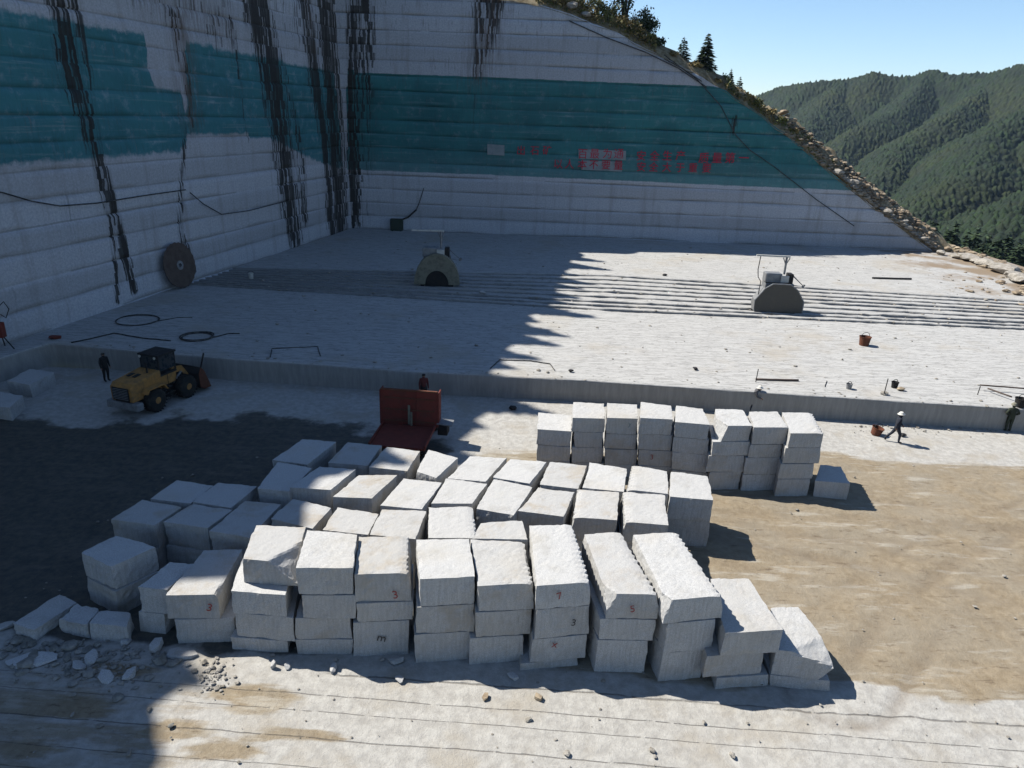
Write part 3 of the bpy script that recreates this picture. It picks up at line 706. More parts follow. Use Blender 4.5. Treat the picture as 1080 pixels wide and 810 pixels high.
# left end pieces
A0 = [(85, 583), (117, 598), (164, 577), (122.6, 564)]
TA = [P(x, y, 1.75) for x, y in A0]
corner_block(TA, 1.75, .9, 'shaded square granite block turned corner-on at the far left of the pile', rough=1.5)
corner_block([p + Vector((.05, -.06, 0)) for p in TA], .88, -.05, 'shaded granite block beneath the corner-on block at far left', rough=1.6)
column((160, 666), [(145, 619), (176, 622), (206, 595), (179.6, 593)], [(144, 645, 174, 648)], lambda i, n: ['shaded narrow granite block left of the block with the red 3', 'granite block beneath the shaded narrow block at left'][i])
for q, z, lb in (([(12, 657), (36, 665), (82, 635), (63, 627)], .38, 'rough flat granite slab lying at the far left end of the pile'),
                 ([(61, 653), (91, 659), (106, 642), (82, 637)], .5, 'small rough granite chunk between the flat slab and the corner-on block'),
                 ([(93, 657), (133, 661), (139, 646), (106, 643)], .55, 'rough dark granite chunk at the foot of the corner-on block')):
    corner_block([P(x, y, z) for x, y in q], z, -.05, lb, rough=2.2)
# second row
ROWS = {'third row from the back': [
    ([(117, 547.6), (163, 554), (192, 534.6), (150, 527)], 1.78), ([(172.6, 550.4), (219, 557), (245, 538), (204, 531)], 1.8), ([(221, 560), (263, 567), (297, 531.5), (258, 528.5)], 1.85),
    ([(285, 547), (329.4, 557.4), (350.7, 535), (309, 526)], 1.95), ([(339.6, 559), (388, 564), (400, 541.7), (356, 535)], 1.95), ([(389.6, 564), (438, 568.5), (450, 539), (402.6, 537)], 2.05), ([(451.5, 567.4), (505, 567.4), (500, 534), (452, 535)], 2.1)],
 'second row from the back': [
    ([(158.7, 526), (201, 531), (224.4, 512.4), (186.5, 506)], 1.75), ([(203, 529), (244, 535.6), (271, 513), (230, 508.7)], 1.8), ([(271, 515), (305, 518.5), (329.4, 493.5), (293, 487)], 2.05), ([(306, 514), (349, 516.7), (375, 495), (337, 491.7)], 2.15),
    ([(350.7, 524), (392, 525.6), (419, 501), (378.5, 501)], 2.1), ([(400.7, 533), (445, 537), (466, 509), (425.7, 504.6)], 2.05), ([(455, 531), (498, 531), (514, 510), (470.6, 505)], 2.0), ([(502, 536.5), (542, 543.5), (562, 513.7), (520.6, 505)], 2.05),
    ([(546.5, 538.7), (594.6, 545), (606, 519), (568, 514.6)], 2.05), ([(603, 545), (651, 548.7), (653, 519), (607.6, 516)], 2.1), ([(657, 550), (705, 554), (701, 522), (655, 518)], 2.1)],
 'back row': [
    ([(287, 485), (324, 490), (354.4, 466), (319, 463)], 1.85), ([(346, 488), (388, 491), (402.6, 470), (366.5, 466)], 1.9), ([(388.7, 492.6), (429.4, 496.7), (442.4, 476), (408, 471)], 1.95), ([(439, 497), (460, 504), (483.5, 483), (452, 474)], 2.0),
    ([(471.5, 504.5), (512, 508), (534.4, 483), (495.6, 481)], 1.95), ([(519.6, 503.5), (558.5, 510), (577, 487), (538, 484)], 2.0), ([(568.7, 511), (610, 515.6), (619.6, 490.6), (580, 487)], 2.0), ([(614, 514.4), (657.6, 518.5), (662, 494), (622, 488)], 2.05),
    ([(660, 516), (705, 521), (704, 497), (666, 490)], 2.05), ([(706, 523.7), (752, 527.4), (747, 502), (707, 497)], 2.1)]}
SPEC = {('third row from the back', 0): 'shaded granite block at the left end, behind the corner-on block', ('third row from the back', 6): 'white topped granite block with a notched right edge behind the fifth front column',
        ('second row from the back', 0): 'leftmost shaded granite block on the outer left edge of the middle row', ('second row from the back', 3): 'tilted looking sunlit granite block edged by shadow in the second row from back',
        ('back row', 0): 'blue shaded granite block at the left end of the back row', ('back row', 3): 'granite block with a broken front corner in front of the red truck',
        ('back row', 4): 'cream tinged granite block with a yellowish front in the back row', ('back row', 9): 'white topped granite block at the right end of the back row'}
for rn, lst in ROWS.items():
    for i, (q, z) in enumerate(lst):
        lb = SPEC.get((rn, i), f'upper granite block, {ORD[i]} from the left in the {rn}')
        jag = 'L' if (rn, i) in (('second row from the back', 9), ('second row from the back', 10), ('back row', 8)) else ('R' if (rn, i) == ('third row from the back', 6) else None)
        ch = [((.4, 0, 1), (-.4, -.6, .7))] if (rn, i) == ('back row', 3) else ()
        rear(q, z, lb, f'lower granite block beneath the {ORD[i]} from left in the {rn}', jag=jag, chips=ch)
# far stack
def glab(col, extra={}):
    def f(i, n):
        if i in extra: return extra[i]
        nm = 'bottom' if i == n - 1 else LAYN[i]
        return f'{nm} block of the {ORD[col]} column from left in the far granite stack'
    return f
column(None, [(566.7, 452.6), (602.8, 455), (602.8, 437.8), (567.6, 435)], [(566.7, 470, 601, 471), (566, 486, 601, 487)], glab(0, {0: 'top block of the low left end column in the far granite stack'}), d=29.7)
column(None, [(603.7, 440.6), (638, 441.5), (637, 425.7), (604.6, 424)], [(605.5, 456, 636, 456), (603, 472, 637, 472.5), (603, 488, 637, 488.5)], glab(1), d=29.6)
column(None, [(640, 440.6), (673, 441.5), (672, 426.7), (640.7, 425)], [(639, 458, 673, 458), (638, 474, 673, 474.5), (638, 490, 673, 491)], glab(2, {0: 'far stack top block with a pinkish scrawl on its front'}), [(0, 'y', .75, .7, .4, M_patch)], d=29.5)
column(None, [(675, 440.6), (709.6, 442.4), (708, 427.6), (676, 424)], [(674, 458, 709.6, 459), (674, 475, 709, 475.5), (674, 492, 709, 492)], glab(3, {2: 'far stack block with a red mark, third down in fourth column'}), [(2, '3', .4, .6, .38, RM)], d=29.3)
column(None, [(712, 445), (749, 448), (741, 431), (713, 427.6)], [(711, 462, 747, 463), (710, 478, 746, 479), (709, 497, 746, 498)], glab(4, {0: 'far stack top block with a bitten off back corner'}), d=29.0, chips=[((.8, 1, .8), (.5, .6, .5))])
column((768, 516), [(756, 449), (793, 449), (783.7, 432), (754, 431)], [(751, 466, 792, 466), (747, 480, 786, 481.5), (748, 498, 783, 498)], glab(5, {0: 'far stack top block with a sunlit broken front left corner'}), chips=[((.35, 0, 1), (-.85, -.35, .3))])
column((801, 517), [(795, 450.7), (831.5, 450.7), (820, 434), (790, 434)], [(791, 469, 826, 469), (786, 482, 823, 484), (783, 500, 819, 501)], glab(6))
column((837, 523), [(833.7, 457), (870, 457), (858, 435), (825, 435)], [(828, 472, 867, 473), (823, 489, 860, 490), (820, 505, 855, 506)], glab(7, {0: 'top block at the high right end of the far granite stack'}), jag='R')
column((878, 526), [(859.6, 507), (896.7, 510), (887, 492.4), (865, 489.6)], [], lambda i, n: 'single low granite block shaded at the right foot of the far stack')
# blocks by the left wall
for q, z, lb in (([(8, 401.6), (31, 406), (57, 392.5), (31, 389)], .75, 'shaded granite block lying below the terrace at the left edge'),
                 ([(-38, 424), (10, 430), (24, 417), (-16, 411)], .7, 'shaded granite block cut by the left picture edge below the terrace')):
    corner_block([P(x, y, z) for x, y in q], z, -.05, lb, rough=1.6)

# ------------------------------------------------------------------ loose stone
def rock_mesh(sx, sy, sz, seed, flat=.0):
    r_ = random.Random(seed); bm = bmesh.new()
    for i in range(26):
        a = r_.uniform(0, 6.283); z = r_.uniform(-1, 1); k = math.sqrt(1 - z * z) if not flat else 1
        rr = r_.uniform(.75, 1.0)
        bm.verts.new((math.cos(a) * k * sx * rr, math.sin(a) * k * sy * rr, (z * .5 + .5) * sz))
    res = bmesh.ops.convex_hull(bm, input=bm.verts)
    bmesh.ops.delete(bm, geom=[g_ for g_ in res['geom_interior'] if isinstance(g_, bmesh.types.BMVert)], context='VERTS')
    me = bpy.data.meshes.new('rock'); bm.to_mesh(me); bm.free(); return me
slabs = [((35, 697), .75, .3, .12, 'pale flat stone flake lying in the shade near the left corner'), ((6, 661), .28, .2, .14, 'small stone lump at the left picture edge below the flat slab'), ((121, 668), .2, .13, .22, 'upright pale shard standing by the dark chunk'),
         ((133, 678), .17, .12, .14, 'small pale stone just right of the upright shard'), ((165, 684), .2, .28, .26, 'leaning stone shard in front of the narrow shaded column'), ((192, 690), .5, .3, .12, 'flat sunlit stone flake before the block with red 3'),
         ((97, 695), .35, .22, .16, 'broken grey stone in the left shaded rubble'), ((112, 715), .34, .2, .14, 'grey stone lowest in the left shaded rubble'), ((137, 713), .25, .17, .16, 'angular grey stone right of the shaded rubble'),
         ((84, 703), .26, .2, .15, 'dull stone left in the shaded rubble patch'), ((288, 704), .10, .08, .28, 'thin upright stone splinter at the edge of the pile shadow'), ((303, 704), .14, .1, .13, 'pale pebble sized stone beside the upright splinter'),
         ((352, 706), .22, .1, .14, 'pale pointed stone on the shadow edge under the third column'), ((417, 697), .26, .2, .12, 'flat bluish stone in the shadow below the fourth column'), ((541, 714), .2, .14, .12, 'pale stone in the shadow below the sixth column'),
         ((421, 718), .18, .12, .16, 'stone at the shadow edge below the fifth column'), ((512, 736), .15, .1, .13, 'brown stone on the sunlit shelf left of the middle'), ((568, 737), .14, .12, .15, 'brown stone near the shadow edge below the seventh column')]
for i, (p, sx, sy, sz, lb) in enumerate(slabs):
    me = rock_mesh(sx, sy, sz, i + 3, 1); o = link('stone', me, M_rockbrown if 'brown' in lb else G, None, P(*p) + Vector((0, 0, -.02))); o.rotation_euler = (random.uniform(-.1, .1), 0, random.uniform(0, 6)); tag(o, lb, 'stone', 'loose stones in front of the block pile')
def gravel(name, pts, mat, smin, smax, seed):
    r_ = random.Random(seed); mb = MB()
    for p in pts:
        s_ = r_.uniform(smin, smax) * r_.choice([.5, .7, .9, 1, 1.3, 1.9]); me = rock_mesh(s_, s_ * r_.uniform(.6, 1), s_ * r_.uniform(.5, .9), r_.random())
        a = r_.uniform(0, 6.28); ca, sa = math.cos(a), math.sin(a)
        mb.add([(p[0] + v.co.x * ca - v.co.y * sa, p[1] + v.co.x * sa + v.co.y * ca, p[2] + v.co.z - .15 * s_) for v in me.vertices], [tuple(f.vertices) for f in me.polygons]); bpy.data.meshes.remove(me)
    o = mb.build(name, mat); tag(o, kind='stuff'); return o
pts = []
for i in range(260):
    x = random.uniform(-16, 20); y = random.uniform(12.6, 17.6) if random.random() < .6 else random.uniform(16, 33)
    pts.append((x, y, 0))
for i in range(260):
    p = P(random.gauss(105, 28), random.gauss(700, 12)); pts.append((p.x, p.y, 0))
for i in range(120):
    p = P(random.gauss(225, 10), random.gauss(712, 9)); pts.append((p.x, p.y, 0))
for i in range(150):
    p = P(random.uniform(900, 1080), random.gauss(452, 4)); pts.append((p.x, p.y, 0))
gr = gravel('gravel', pts, M_rock, .02, .07, 5); gr['label'] = 'loose gravel chips scattered over the quarry floor'; gr['category'] = 'gravel'
pts = []
for i in range(700):
    x = random.uniform(-24, 50); y = random.uniform(40, 86); pts.append((x, y, ZT))
for i in range(120):
    x = random.uniform(-27, 45); pts.append((x, float(edgeY(x)) + abs(random.gauss(.3, .5)), ZT))
for i in range(900):
    x = random.uniform(-22, 50); k_ = random.choice(slots); pts.append((x, float(fT(x) + (fB(x) - fT(x)) * k_) + random.gauss(0, .35), ZT - .03))
gr = gravel('stone_chips', pts, M_rock, .03, .10, 6); gr['label'] = 'stone chips scattered over the terrace'; gr['category'] = 'gravel'

pts = []
for i in range(130):
    px = random.uniform(0, 190); p = P(px, 668 + px * .12 + abs(random.gauss(0, 22))); pts.append((p.x, p.y, 0))
gr = gravel('broken_stone', pts, mat_earth('grey_rubble', (.21, .205, .18), (.38, .365, .33), 2), .05, .17, 15); gr['label'] = 'broken grey stone littering the shaded front left corner'; gr['category'] = 'rubble'
# rubble ridge and hillside on the right ---------------------------------
def sil_at(u): return float(back_top(np.array([u]))[0])
us = np.linspace(float(su[2]) - 6, float(su[-1]) + 2.5, 90)
prof = [(-.05, -.15), (.35, .35), (1.0, .95), (2.2, 1.6), (4.5, 1.6), (8, .6), (15, -2), (30, -8), (60, -22), (110, -45)]
V = np.zeros((len(prof), len(us), 3))
for j, (b_, h_) in enumerate(prof):
    for i, u in enumerate(us):
        v = sil_at(min(u, su[-1])); k = math.floor(v / LAY)
        p = Vector((corner.x, corner.y, ZT)) + bd * u - bn * (k * STEP_B + b_); n_ = float(fbm(u * .6, b_ * .6 + 3, 1.))
        V[j, i] = (p.x + .25 * n_ * (j > 0), p.y, p.z + max(v, -.3) + h_ * (1 + .5 * n_) * (1 if h_ < 0 else np.clip((su[-1] + 3.4 - u) / 3, .1, 1)) * (1.5 if v < 14 else 1) + .25 * n_)
hs = grid_mesh('hillside', V, M_earth, flip=False); tag(hs, kind='structure')
# right-hand shoulder beyond the terrace
ys = np.linspace(20, 97, 60); off = [(0, -.15), (.7, .0), (1.6, .1), (3, .0), (6, -1.4), (14, -6), (30, -16), (60, -34), (110, -58)]
V = np.zeros((len(off), len(ys), 3))
edgex = np.interp(ys, [20, 60, 72, 84, 92, 97], [53, 53, 52.6, 54, 54.8, 55])
for j, (a, h_) in enumerate(off):
    n_ = fbm(ys * .35, a * .4, 2.)
    V[j, :, 0] = edgex - .5 + a + .3 * n_; V[j, :, 1] = ys + a * .15; V[j, :, 2] = ZT - .05 + h_ * (1 + .4 * n_)
sh = grid_mesh('shoulder_slope', V, M_earth, flip=True); sh.name = 'hillside'; tag(sh, kind='structure')
pts = []
for i in range(1900):
    px = random.choice([random.uniform(820, 1003), random.uniform(900, 1004)]); u, v0 = BUV(px, 200); v = sil_at(min(max(u, 0), su[-1])); b_ = abs(random.gauss(.6, .9)) if random.random() < .6 else random.uniform(.3, 4.5); p = Vector((corner.x, corner.y, ZT)) + bd * u - bn * (b_ + max(v, 0) / LAY * STEP_B)
    hp = float(np.interp(b_, [0, .35, 1, 2.2, 4.5], [-.1, .35, .95, 1.6, 1.6])) * (1.45 if v < 14 else 1) * min(1, max(.1, (su[-1] + 3.2 - u) / 3))
    pts.append((p.x, p.y, p.z + max(v, 0) + hp - .02 + random.uniform(0, .25)))
for i in range(330):
    y = random.uniform(60, 92); x = float(np.interp(y, [60, 72, 84, 92], [53, 52.6, 54, 54.8])) + random.gauss(-.1, .8); pts.append((x, y, ZT + .05 + .35 * random.random()))
for i in range(60):
    p = P(random.gauss(1060, 24), random.gauss(303, 9), ZT); pts.append((p.x, p.y, ZT))
gr = gravel('rubble', pts, M_rockbrown, .10, .36, 9); gr['label'] = 'brown broken rubble heaped along the wall edge and terrace side'; gr['category'] = 'rubble'
pts = []
for i in range(130):
    px = random.uniform(880, 1000); u, v0 = BUV(px, 200); v = sil_at(min(max(u, 0), su[-1])); b_ = abs(random.gauss(.4, .5)); p = Vector((corner.x, corner.y, ZT)) + bd * u - bn * b_
    pts.append((p.x, p.y, p.z + max(v, 0) + .3 + min(b_, 1) * .6))
gr = gravel('pale_rubble', pts, M_rock, .2, .5, 10); gr['label'] = 'pale broken stones among the brown rubble on the slope'; gr['category'] = 'rubble'
bl = [((1010, 269.5), .8, 'first pale boulder past the wall foot on the right berm'), ((1020, 271.5), 1.1, 'pale boulder second along the right berm'), ((1030, 274.5), .9, 'third pale boulder along the right berm'), ((1040, 277.5), 1.2, 'pale boulder midway along the right berm'), ((1050, 281), 1.0, 'pale boulder just past the middle of the right berm'), ((1059, 285), 1.3, 'broad pale boulder on the right berm'), ((1069, 290), 1.0, 'pale boulder next to the last along the right berm'), ((1078, 295), 1.3, 'pale boulder at the right picture edge of the berm'),
      ((997, 262), .8, 'dark brown boulder at the lower end of the wall'), ((992, 266), .7, 'pale angular boulder touching the wall foot'), ((604, 9), 1.0, 'pale boulder perched on top of the end wall'), ((618, 17), .8, 'smaller pale boulder on top of the end wall')]
for i, (p, s_, lb) in enumerate(bl):
    if 'on top' in lb: _, _, q = on_back(*p, out=-.6); q = q + Vector((0, 0, -.1))
    else: q = P(p[0], p[1] + 3, ZT)
    o = link('boulder', rock_mesh(s_ * (.85 if p[0] < 1000 else 1.2), s_ * (1.1 if p[0] < 1000 else 1.7), s_ * (.9 if p[0] < 1000 else .75), 50 + i), M_rockbrown if 'brown' in lb else M_rock, None, q); tag(o, lb, 'boulder', 'boulders on the quarry rim')

# ------------------------------------------------------------------ distant forested mountains
crest = [(600, 150, 1050), (700, 128, 1000), (790, 113, 930), (815, 99, 920), (830, 92, 910), (860, 87, 880), (895, 84, 870), (922, 77, 850), (945, 82, 840), (965, 82, 830), (985, 75, 820), (1003, 81, 800), (1050, 77, 760), (1080, 69, 720), (1200, 42, 650), (1400, 20, 600)]
ridges = [(crest, .8)]
ridges += [([(985, 77, 818), (950, 112, 740), (905, 150, 640), (868, 192, 540), (845, 235, 450)], .8),
           ([(1050, 80, 755), (1010, 118, 660), (965, 155, 570), (915, 200, 470), (885, 245, 390)], .8),
           ([(1200, 60, 640), (1080, 120, 540), (1030, 160, 470), (975, 205, 390), (935, 250, 320)], .8),
           ([(1300, 120, 480), (1160, 165, 390), (1080, 200, 330), (1020, 238, 280), (970, 275, 235)], .8),
           ([(1350, 190, 330), (1180, 235, 270), (1100, 262, 230), (1040, 290, 200)], .75),
           ([(890, 85, 870), (860, 125, 760), (838, 165, 660)], .75), ([(1400, 60, 560), (1250, 110, 500), (1120, 140, 480)], .75)]
az = np.linspace(R(2), R(52), 1150); rr = np.concatenate([np.linspace(150, 420, 190), np.linspace(421.5, 1000, 330), np.linspace(1005, 1400, 30)])
A, RR = np.meshgrid(az, rr); X = RR * np.sin(A); Y = RR * np.cos(A)
wx = X + 22 * fbm(X * .008, Y * .008, 1., 3); wy = Y + 22 * fbm(X * .008, Y * .008, 9., 3)
Z = np.full(X.shape, -70.0) - 0.02 * RR
near = np.full(X.shape, 1e9)
for pts_, slope in ridges:
    p3 = [PY(a, b, c) for a, b, c in pts_]
    for i in range(len(p3) - 1):
        ax, ay, az_ = p3[i]; bx, by, bz = p3[i + 1]; dx, dy = bx - ax, by - ay
        t = np.clip(((wx - ax) * dx + (wy - ay) * dy) / (dx * dx + dy * dy), 0, 1); d = np.hypot(wx - ax - t * dx, wy - ay - t * dy)
        zz = az_ + (bz - az_) * t - slope * (np.sqrt(d * d + 64) - 8)
        near = np.where(zz > Z, d, near); Z = np.maximum(Z, zz)
Z += 5 * fbm(X * .02, Y * .02, 3., 4) * np.clip(near / 40, .2, 1)
# tree crowns: every cell of a jittered lattice is one rounded or pointed crown
cs = 3.4; tre = np.zeros(X.shape); cx = np.floor(X / cs).astype(np.int64); cy = np.floor(Y / cs).astype(np.int64); best = np.full(X.shape, -9.0)
for a in (-1, 0, 1):
    for b in (-1, 0, 1):
        hx = _h(cx + a, cy + b, 1); hy = _h(cx + a, cy + b, 2); hh = _h(cx + a, cy + b, 3)
        d = np.hypot(X - (cx + a + .15 + .7 * hx) * cs, Y - (cy + b + .15 + .7 * hy) * cs)
        val = (.8 + 2.9 * hh) * (1 - (d / (cs * (.42 + .2 * hx))) ** 1.3); tre = np.where(val > best, hy, tre); best = np.maximum(best, val)
best = np.clip(best, 0, None)
Z += best
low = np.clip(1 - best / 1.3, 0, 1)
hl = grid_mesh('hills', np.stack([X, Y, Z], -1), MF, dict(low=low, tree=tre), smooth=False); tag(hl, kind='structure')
# ground that reaches the horizon
mb = MB(); n = 48
mb.add([(2500 * math.cos(2 * math.pi * i / n), 2500 * math.sin(2 * math.pi * i / n), -95) for i in range(n)], [tuple(range(n))])
o = mb.build('valley_ground', MF); tag(o, kind='structure')
# plateau behind and above the left wall
V = []
us = np.arange(0, 92.1, 1.0); tp = left_top(us)
for off_, h_ in ((-.1, -.1), (1.0, .3), (3, .8), (8, -.5), (16, -5), (30, -14), (60, -36)):
    row = []
    for u, t_ in zip(us, tp):
        k = math.floor(t_ / LAY); p = Vector((corner.x, corner.y, ZT)) - ld * u - ln_ * (k * STEP_L + off_)
        row.append((p.x, p.y, p.z + t_ + h_ + .4 * math.sin(u * 1.3 + off_)))
    V.append(row)
o = grid_mesh('hilltop', np.array(V), M_earth, flip=True); tag(o, kind='structure')

# ------------------------------------------------------------------ trees and shrubs
def conifer(base, h, rad, label, group, n=900, seed=0, bare=.12):
    r_ = np.random.default_rng(seed); t = thing('conifer_tree', label, 'tree', base, r_.uniform(0, 6), group)
    MB().tube([(0, 0, -.5), (0, 0, h * .5), (.02, 0, h * .98)], [h * .018, h * .012, .01], 7).build('trunk', M_bark, t)
    z = bare + (1 - bare) * (1 - np.sqrt(r_.uniform(0, 1, n))); lay = np.floor(z * 11 + .6 * r_.random(n)) / 11 + .02
    zz = .35 * lay + .65 * z
    R_ = rad * (1 - zz) ** .8 * (.78 + .44 * r_.random(n)); a = r_.uniform(0, 6.283, n); k = r_.uniform(.05, 1, n) ** .6
    x = np.cos(a) * R_ * k; y = np.sin(a) * R_ * k; zc = zz * h - .18 * R_ * k * 1.6
    sz = h * .052 * (.6 + .8 * r_.random(n)) * (1.15 - .5 * zz)
    rad_ = np.stack([np.cos(a), np.sin(a), -.35 + .3 * r_.random(n)], -1); tan = np.stack([-np.sin(a), np.cos(a), .5 * r_.normal(size=n)], -1)
    c = np.stack([x, y, zc], -1)
    q = np.stack([c - rad_ * sz[:, None] * 1.3 - tan * sz[:, None] * .25, c + tan * -.55 * sz[:, None], c + rad_ * sz[:, None] * 1.5, c + tan * .55 * sz[:, None]], 1)
    soup('crown', q, M_needle, t); return t
def shrub(base, rx, ry, h, label, mat, group, n=700, seed=0, leaf=.13, name='shrub', cat='shrub', trunk=.1):
    r_ = np.random.default_rng(seed); t = thing(name, label, cat, base, 0, group)
    mb = MB()
    for i in range(6):
        a = r_.uniform(0, 6.28); mb.tube([(0, 0, -.3), (math.cos(a) * rx * .3, math.sin(a) * ry * .3, h * .45), (math.cos(a) * rx * .7, math.sin(a) * ry * .7, h * .85)], [trunk, trunk * .6, .012], 6)
    mb.build('stem' if trunk < .09 else 'trunk', M_bark, t)
    nc = 12; cc = r_.normal(size=(nc, 3)); cc /= np.linalg.norm(cc, axis=1)[:, None]; cc *= r_.uniform(.35, .8, (nc, 1)); cc[:, 2] = np.abs(cc[:, 2]) * .9
    w_ = r_.integers(0, nc, n); p = cc[w_] + r_.normal(size=(n, 3)) * .17; p = p * np.array([rx, ry, h * .62]) + np.array([0, 0, h * .34])
    d1 = r_.normal(size=(n, 3)); d1 /= np.linalg.norm(d1, axis=1)[:, None]; d2 = np.cross(d1, r_.normal(size=(n, 3))); d2 /= np.linalg.norm(d2, axis=1)[:, None]
    s_ = leaf * (.6 + .8 * r_.random(n))[:, None]
    q = np.stack([p - d1 * s_, p - d2 * s_ * .6, p + d1 * s_, p + d2 * s_ * .6], 1)
    soup('crown' if trunk >= .09 else 'foliage', q, mat, t); return t
def rim(px, back):
    u, v0 = BUV(px, 100); u = min(u, float(su[-1]) - .1); v = sil_at(u); k = math.floor(v / LAY); p = Vector((corner.x, corner.y, ZT)) + bd * u - bn * (k * STEP_B + back); p.z += v + min(back, 2.) * .5; return p
TG = 'trees on the rim of the end wall'
conifer(rim(745, 2.5), 4.4, 1.35, 'tallest dark conifer on the rim of the end wall', TG, 1100, 1)
conifer(rim(720, 2.5), 2.6, 1.1, 'short dark conifer left of the tallest one on the rim', TG, 700, 2)
conifer(rim(775, 3), 2.3, .7, 'small conifer where the rim starts dropping steeply', TG, 600, 3)
conifer(rim(787, 3.5), 2.2, .75, 'small conifer nearest the distant mountain on the rim', TG, 600, 4)
shrub(rim(692, 1.6), 1.1, 1.0, 1.5, 'small dark tree leaning out on the rim', M_needle, TG, 800, 5, .13, 'small_tree', 'tree')
shrub(rim(673, 2.6), 2.0, 1.5, 3.4, 'round dark broadleaf tree on the rim by the tall trunk', M_needle, TG, 1500, 6, .15, 'broadleaf_tree', 'tree')
shrub(rim(655, 3.0), 2.2, 1.8, 7.5, 'tall thin trunked tree at the top picture edge', M_needle, TG, 700, 7, .16, 'broadleaf_tree', 'tree', .16)
SG = 'shrubs along the rim of the end wall'
for i, (px, b_, rx, h, mt, lb) in enumerate([(585, 1.2, 1.3, 1.0, M_dry, 'dry brown shrub at the top left end of the rim'), (600, 2.2, 1.3, 1.9, M_dry, 'ochre shrub behind the perched boulders'), (622, 2.0, 1.5, 2.4, M_leaf, 'olive green shrub right of the perched boulders'), (637, 1.5, 1.4, 2.6, M_leaf, 'yellow green shrub below the tall trunk'),
        (650, 1.2, 1.1, 1.7, M_dry, 'dry yellow shrub hanging over the wall edge'), (664, 1.2, 1.2, 1.8, M_leaf, 'olive shrub under the round dark tree'), (680, 1.0, 1.1, 1.5, M_leaf, 'green shrub just left of the leaning small tree'), (706, 1.0, .8, .7, M_dry, 'low dry shrub right of the leaning small tree'),
        (732, 1.2, .9, .9, M_dry, 'low brown shrub left of the tallest conifer'), (758, 1.0, .7, .6, M_dry, 'low dry shrub right of the tallest conifer'), (792, 1.0, 1.0, 1.0, M_dry, 'yellowish shrub at the bend of the rim'), (803, 1.1, 1.1, 1.2, M_leaf, 'bright olive shrub on the upper falling slope'), (815, 1.2, 1.1, 1.1, M_dry, 'ochre shrub on the falling slope'),
        (828, 1.2, 1.1, 1.1, M_leaf, 'green shrub halfway down the upper slope'), (843, 1.0, 1.0, .9, M_dry, 'brown shrub on the middle of the slope'), (857, 1.3, 1.2, 1.2, M_leaf, 'olive shrub in the middle of the slope'), (872, 1.0, .9, .8, M_dry, 'dry shrub just above the rubble'), (890, 1.4, 1.0, .9, M_leaf, 'lowest green shrub among the rubble')]):
    shrub(rim(px, b_), rx, rx * .8, h, lb, mt, SG, 650, 20 + i, .12, trunk=.03)
r_ = np.random.default_rng(5)
for nm, mt, lb, n_, wq in (('undergrowth', M_dry, 'dry brown undergrowth matted along the rim of the end wall', 9000, .5), ('ground_cover', M_leaf, 'green undergrowth matted along the rim of the end wall', 8000, .5)):
    pxs = np.concatenate([r_.uniform(560, 688, n_ // 2), r_.uniform(765, 905 if 'green' in lb else 960, n_ - n_ // 2)]); C_ = np.zeros((n_, 3))
    clump = fbm(pxs * .06, 3. if nm == 'undergrowth' else 40., 0., 3)
    for i in range(n_):
        b_ = r_.uniform(.1, 3.2); q_ = rim(float(pxs[i]), b_); hmax = (1.5 if pxs[i] < 700 else .9) * (.55 + .9 * max(0, clump[i] + .25)) * (1 if pxs[i] < 860 else .6)
        C_[i] = (q_.x, q_.y, q_.z + .1 + hmax * r_.random() ** 1.3)
    C_ = C_[clump > -.28]; k_ = len(C_); d1 = r_.normal(size=(k_, 3)); d1 /= np.linalg.norm(d1, axis=1)[:, None]; d2 = np.cross(d1, r_.normal(size=(k_, 3))); d2 /= np.linalg.norm(d2, axis=1)[:, None]
    s_ = .13 * (.5 + r_.random(k_))[:, None]
    o = soup(nm, np.stack([C_ - d1 * s_, C_ - d2 * s_ * .6, C_ + d1 * s_, C_ + d2 * s_ * .6], 1), mt); tag(o, lb, 'undergrowth', None, 'stuff')
VG = 'conifers in the valley right of the quarry'
for i, (px, py, Yd, h) in enumerate([(935, 240, 150, 11), (950, 246, 140, 11), (962, 228, 160, 13), (975, 238, 150, 13), (988, 232, 165, 14), (1000, 240, 150, 13), (1010, 232, 155, 14), (1022, 243, 140, 12), (1033, 236, 150, 13), (1046, 244, 135, 13), (1056, 250, 130, 11), (1066, 246, 140, 13), (1077, 252, 130, 12), (1090, 246, 130, 13), (1005, 252, 130, 10), (1038, 256, 120, 9), (982, 250, 135, 10)]):
    p = PY(px, py, Yd); conifer((p.x, p.y, p.z - h), h, h * .26, 'dark conifer below the right berm in a dense valley clump', VG, 800, 60 + i, .1)
for i, (y, h, rd) in enumerate([(20, 3.5, 1.2), (27, 3.6, 1.1), (33, 3, 1.1), (38, 3.4, 1.2), (43, 4.6, 1.3), (47, 4.4, 1.1), (50, 5.6, 1.4), (52.5, 3.6, 1.1), (55, 6.2, 1.4), (58, 5.0, 1.2), (60.5, 6.4, 1.5), (63, 4.0, 1.1), (66, 6.6, 1.4), (69, 4.6, 1.2), (71.5, 6.8, 1.5), (74.5, 4.4, 1.2), (77, 6.4, 1.4), (80, 5.2, 1.3), (84, 6.6, 1.5), (88, 6.0, 1.5)]):
    u = (corner.y - y) / ld.y; t_ = float(left_top(np.array([u]))[0]); p = Vector((corner.x, corner.y, ZT)) - ld * u - ln_ * (1.5 + (i % 3) * .7 + t_ / LAY * STEP_L); p.z += t_ + .2
    conifer(p, h, rd, 'conifer on top of the left wall, above the picture', 'trees on top of the left wall', 600, 90 + i)

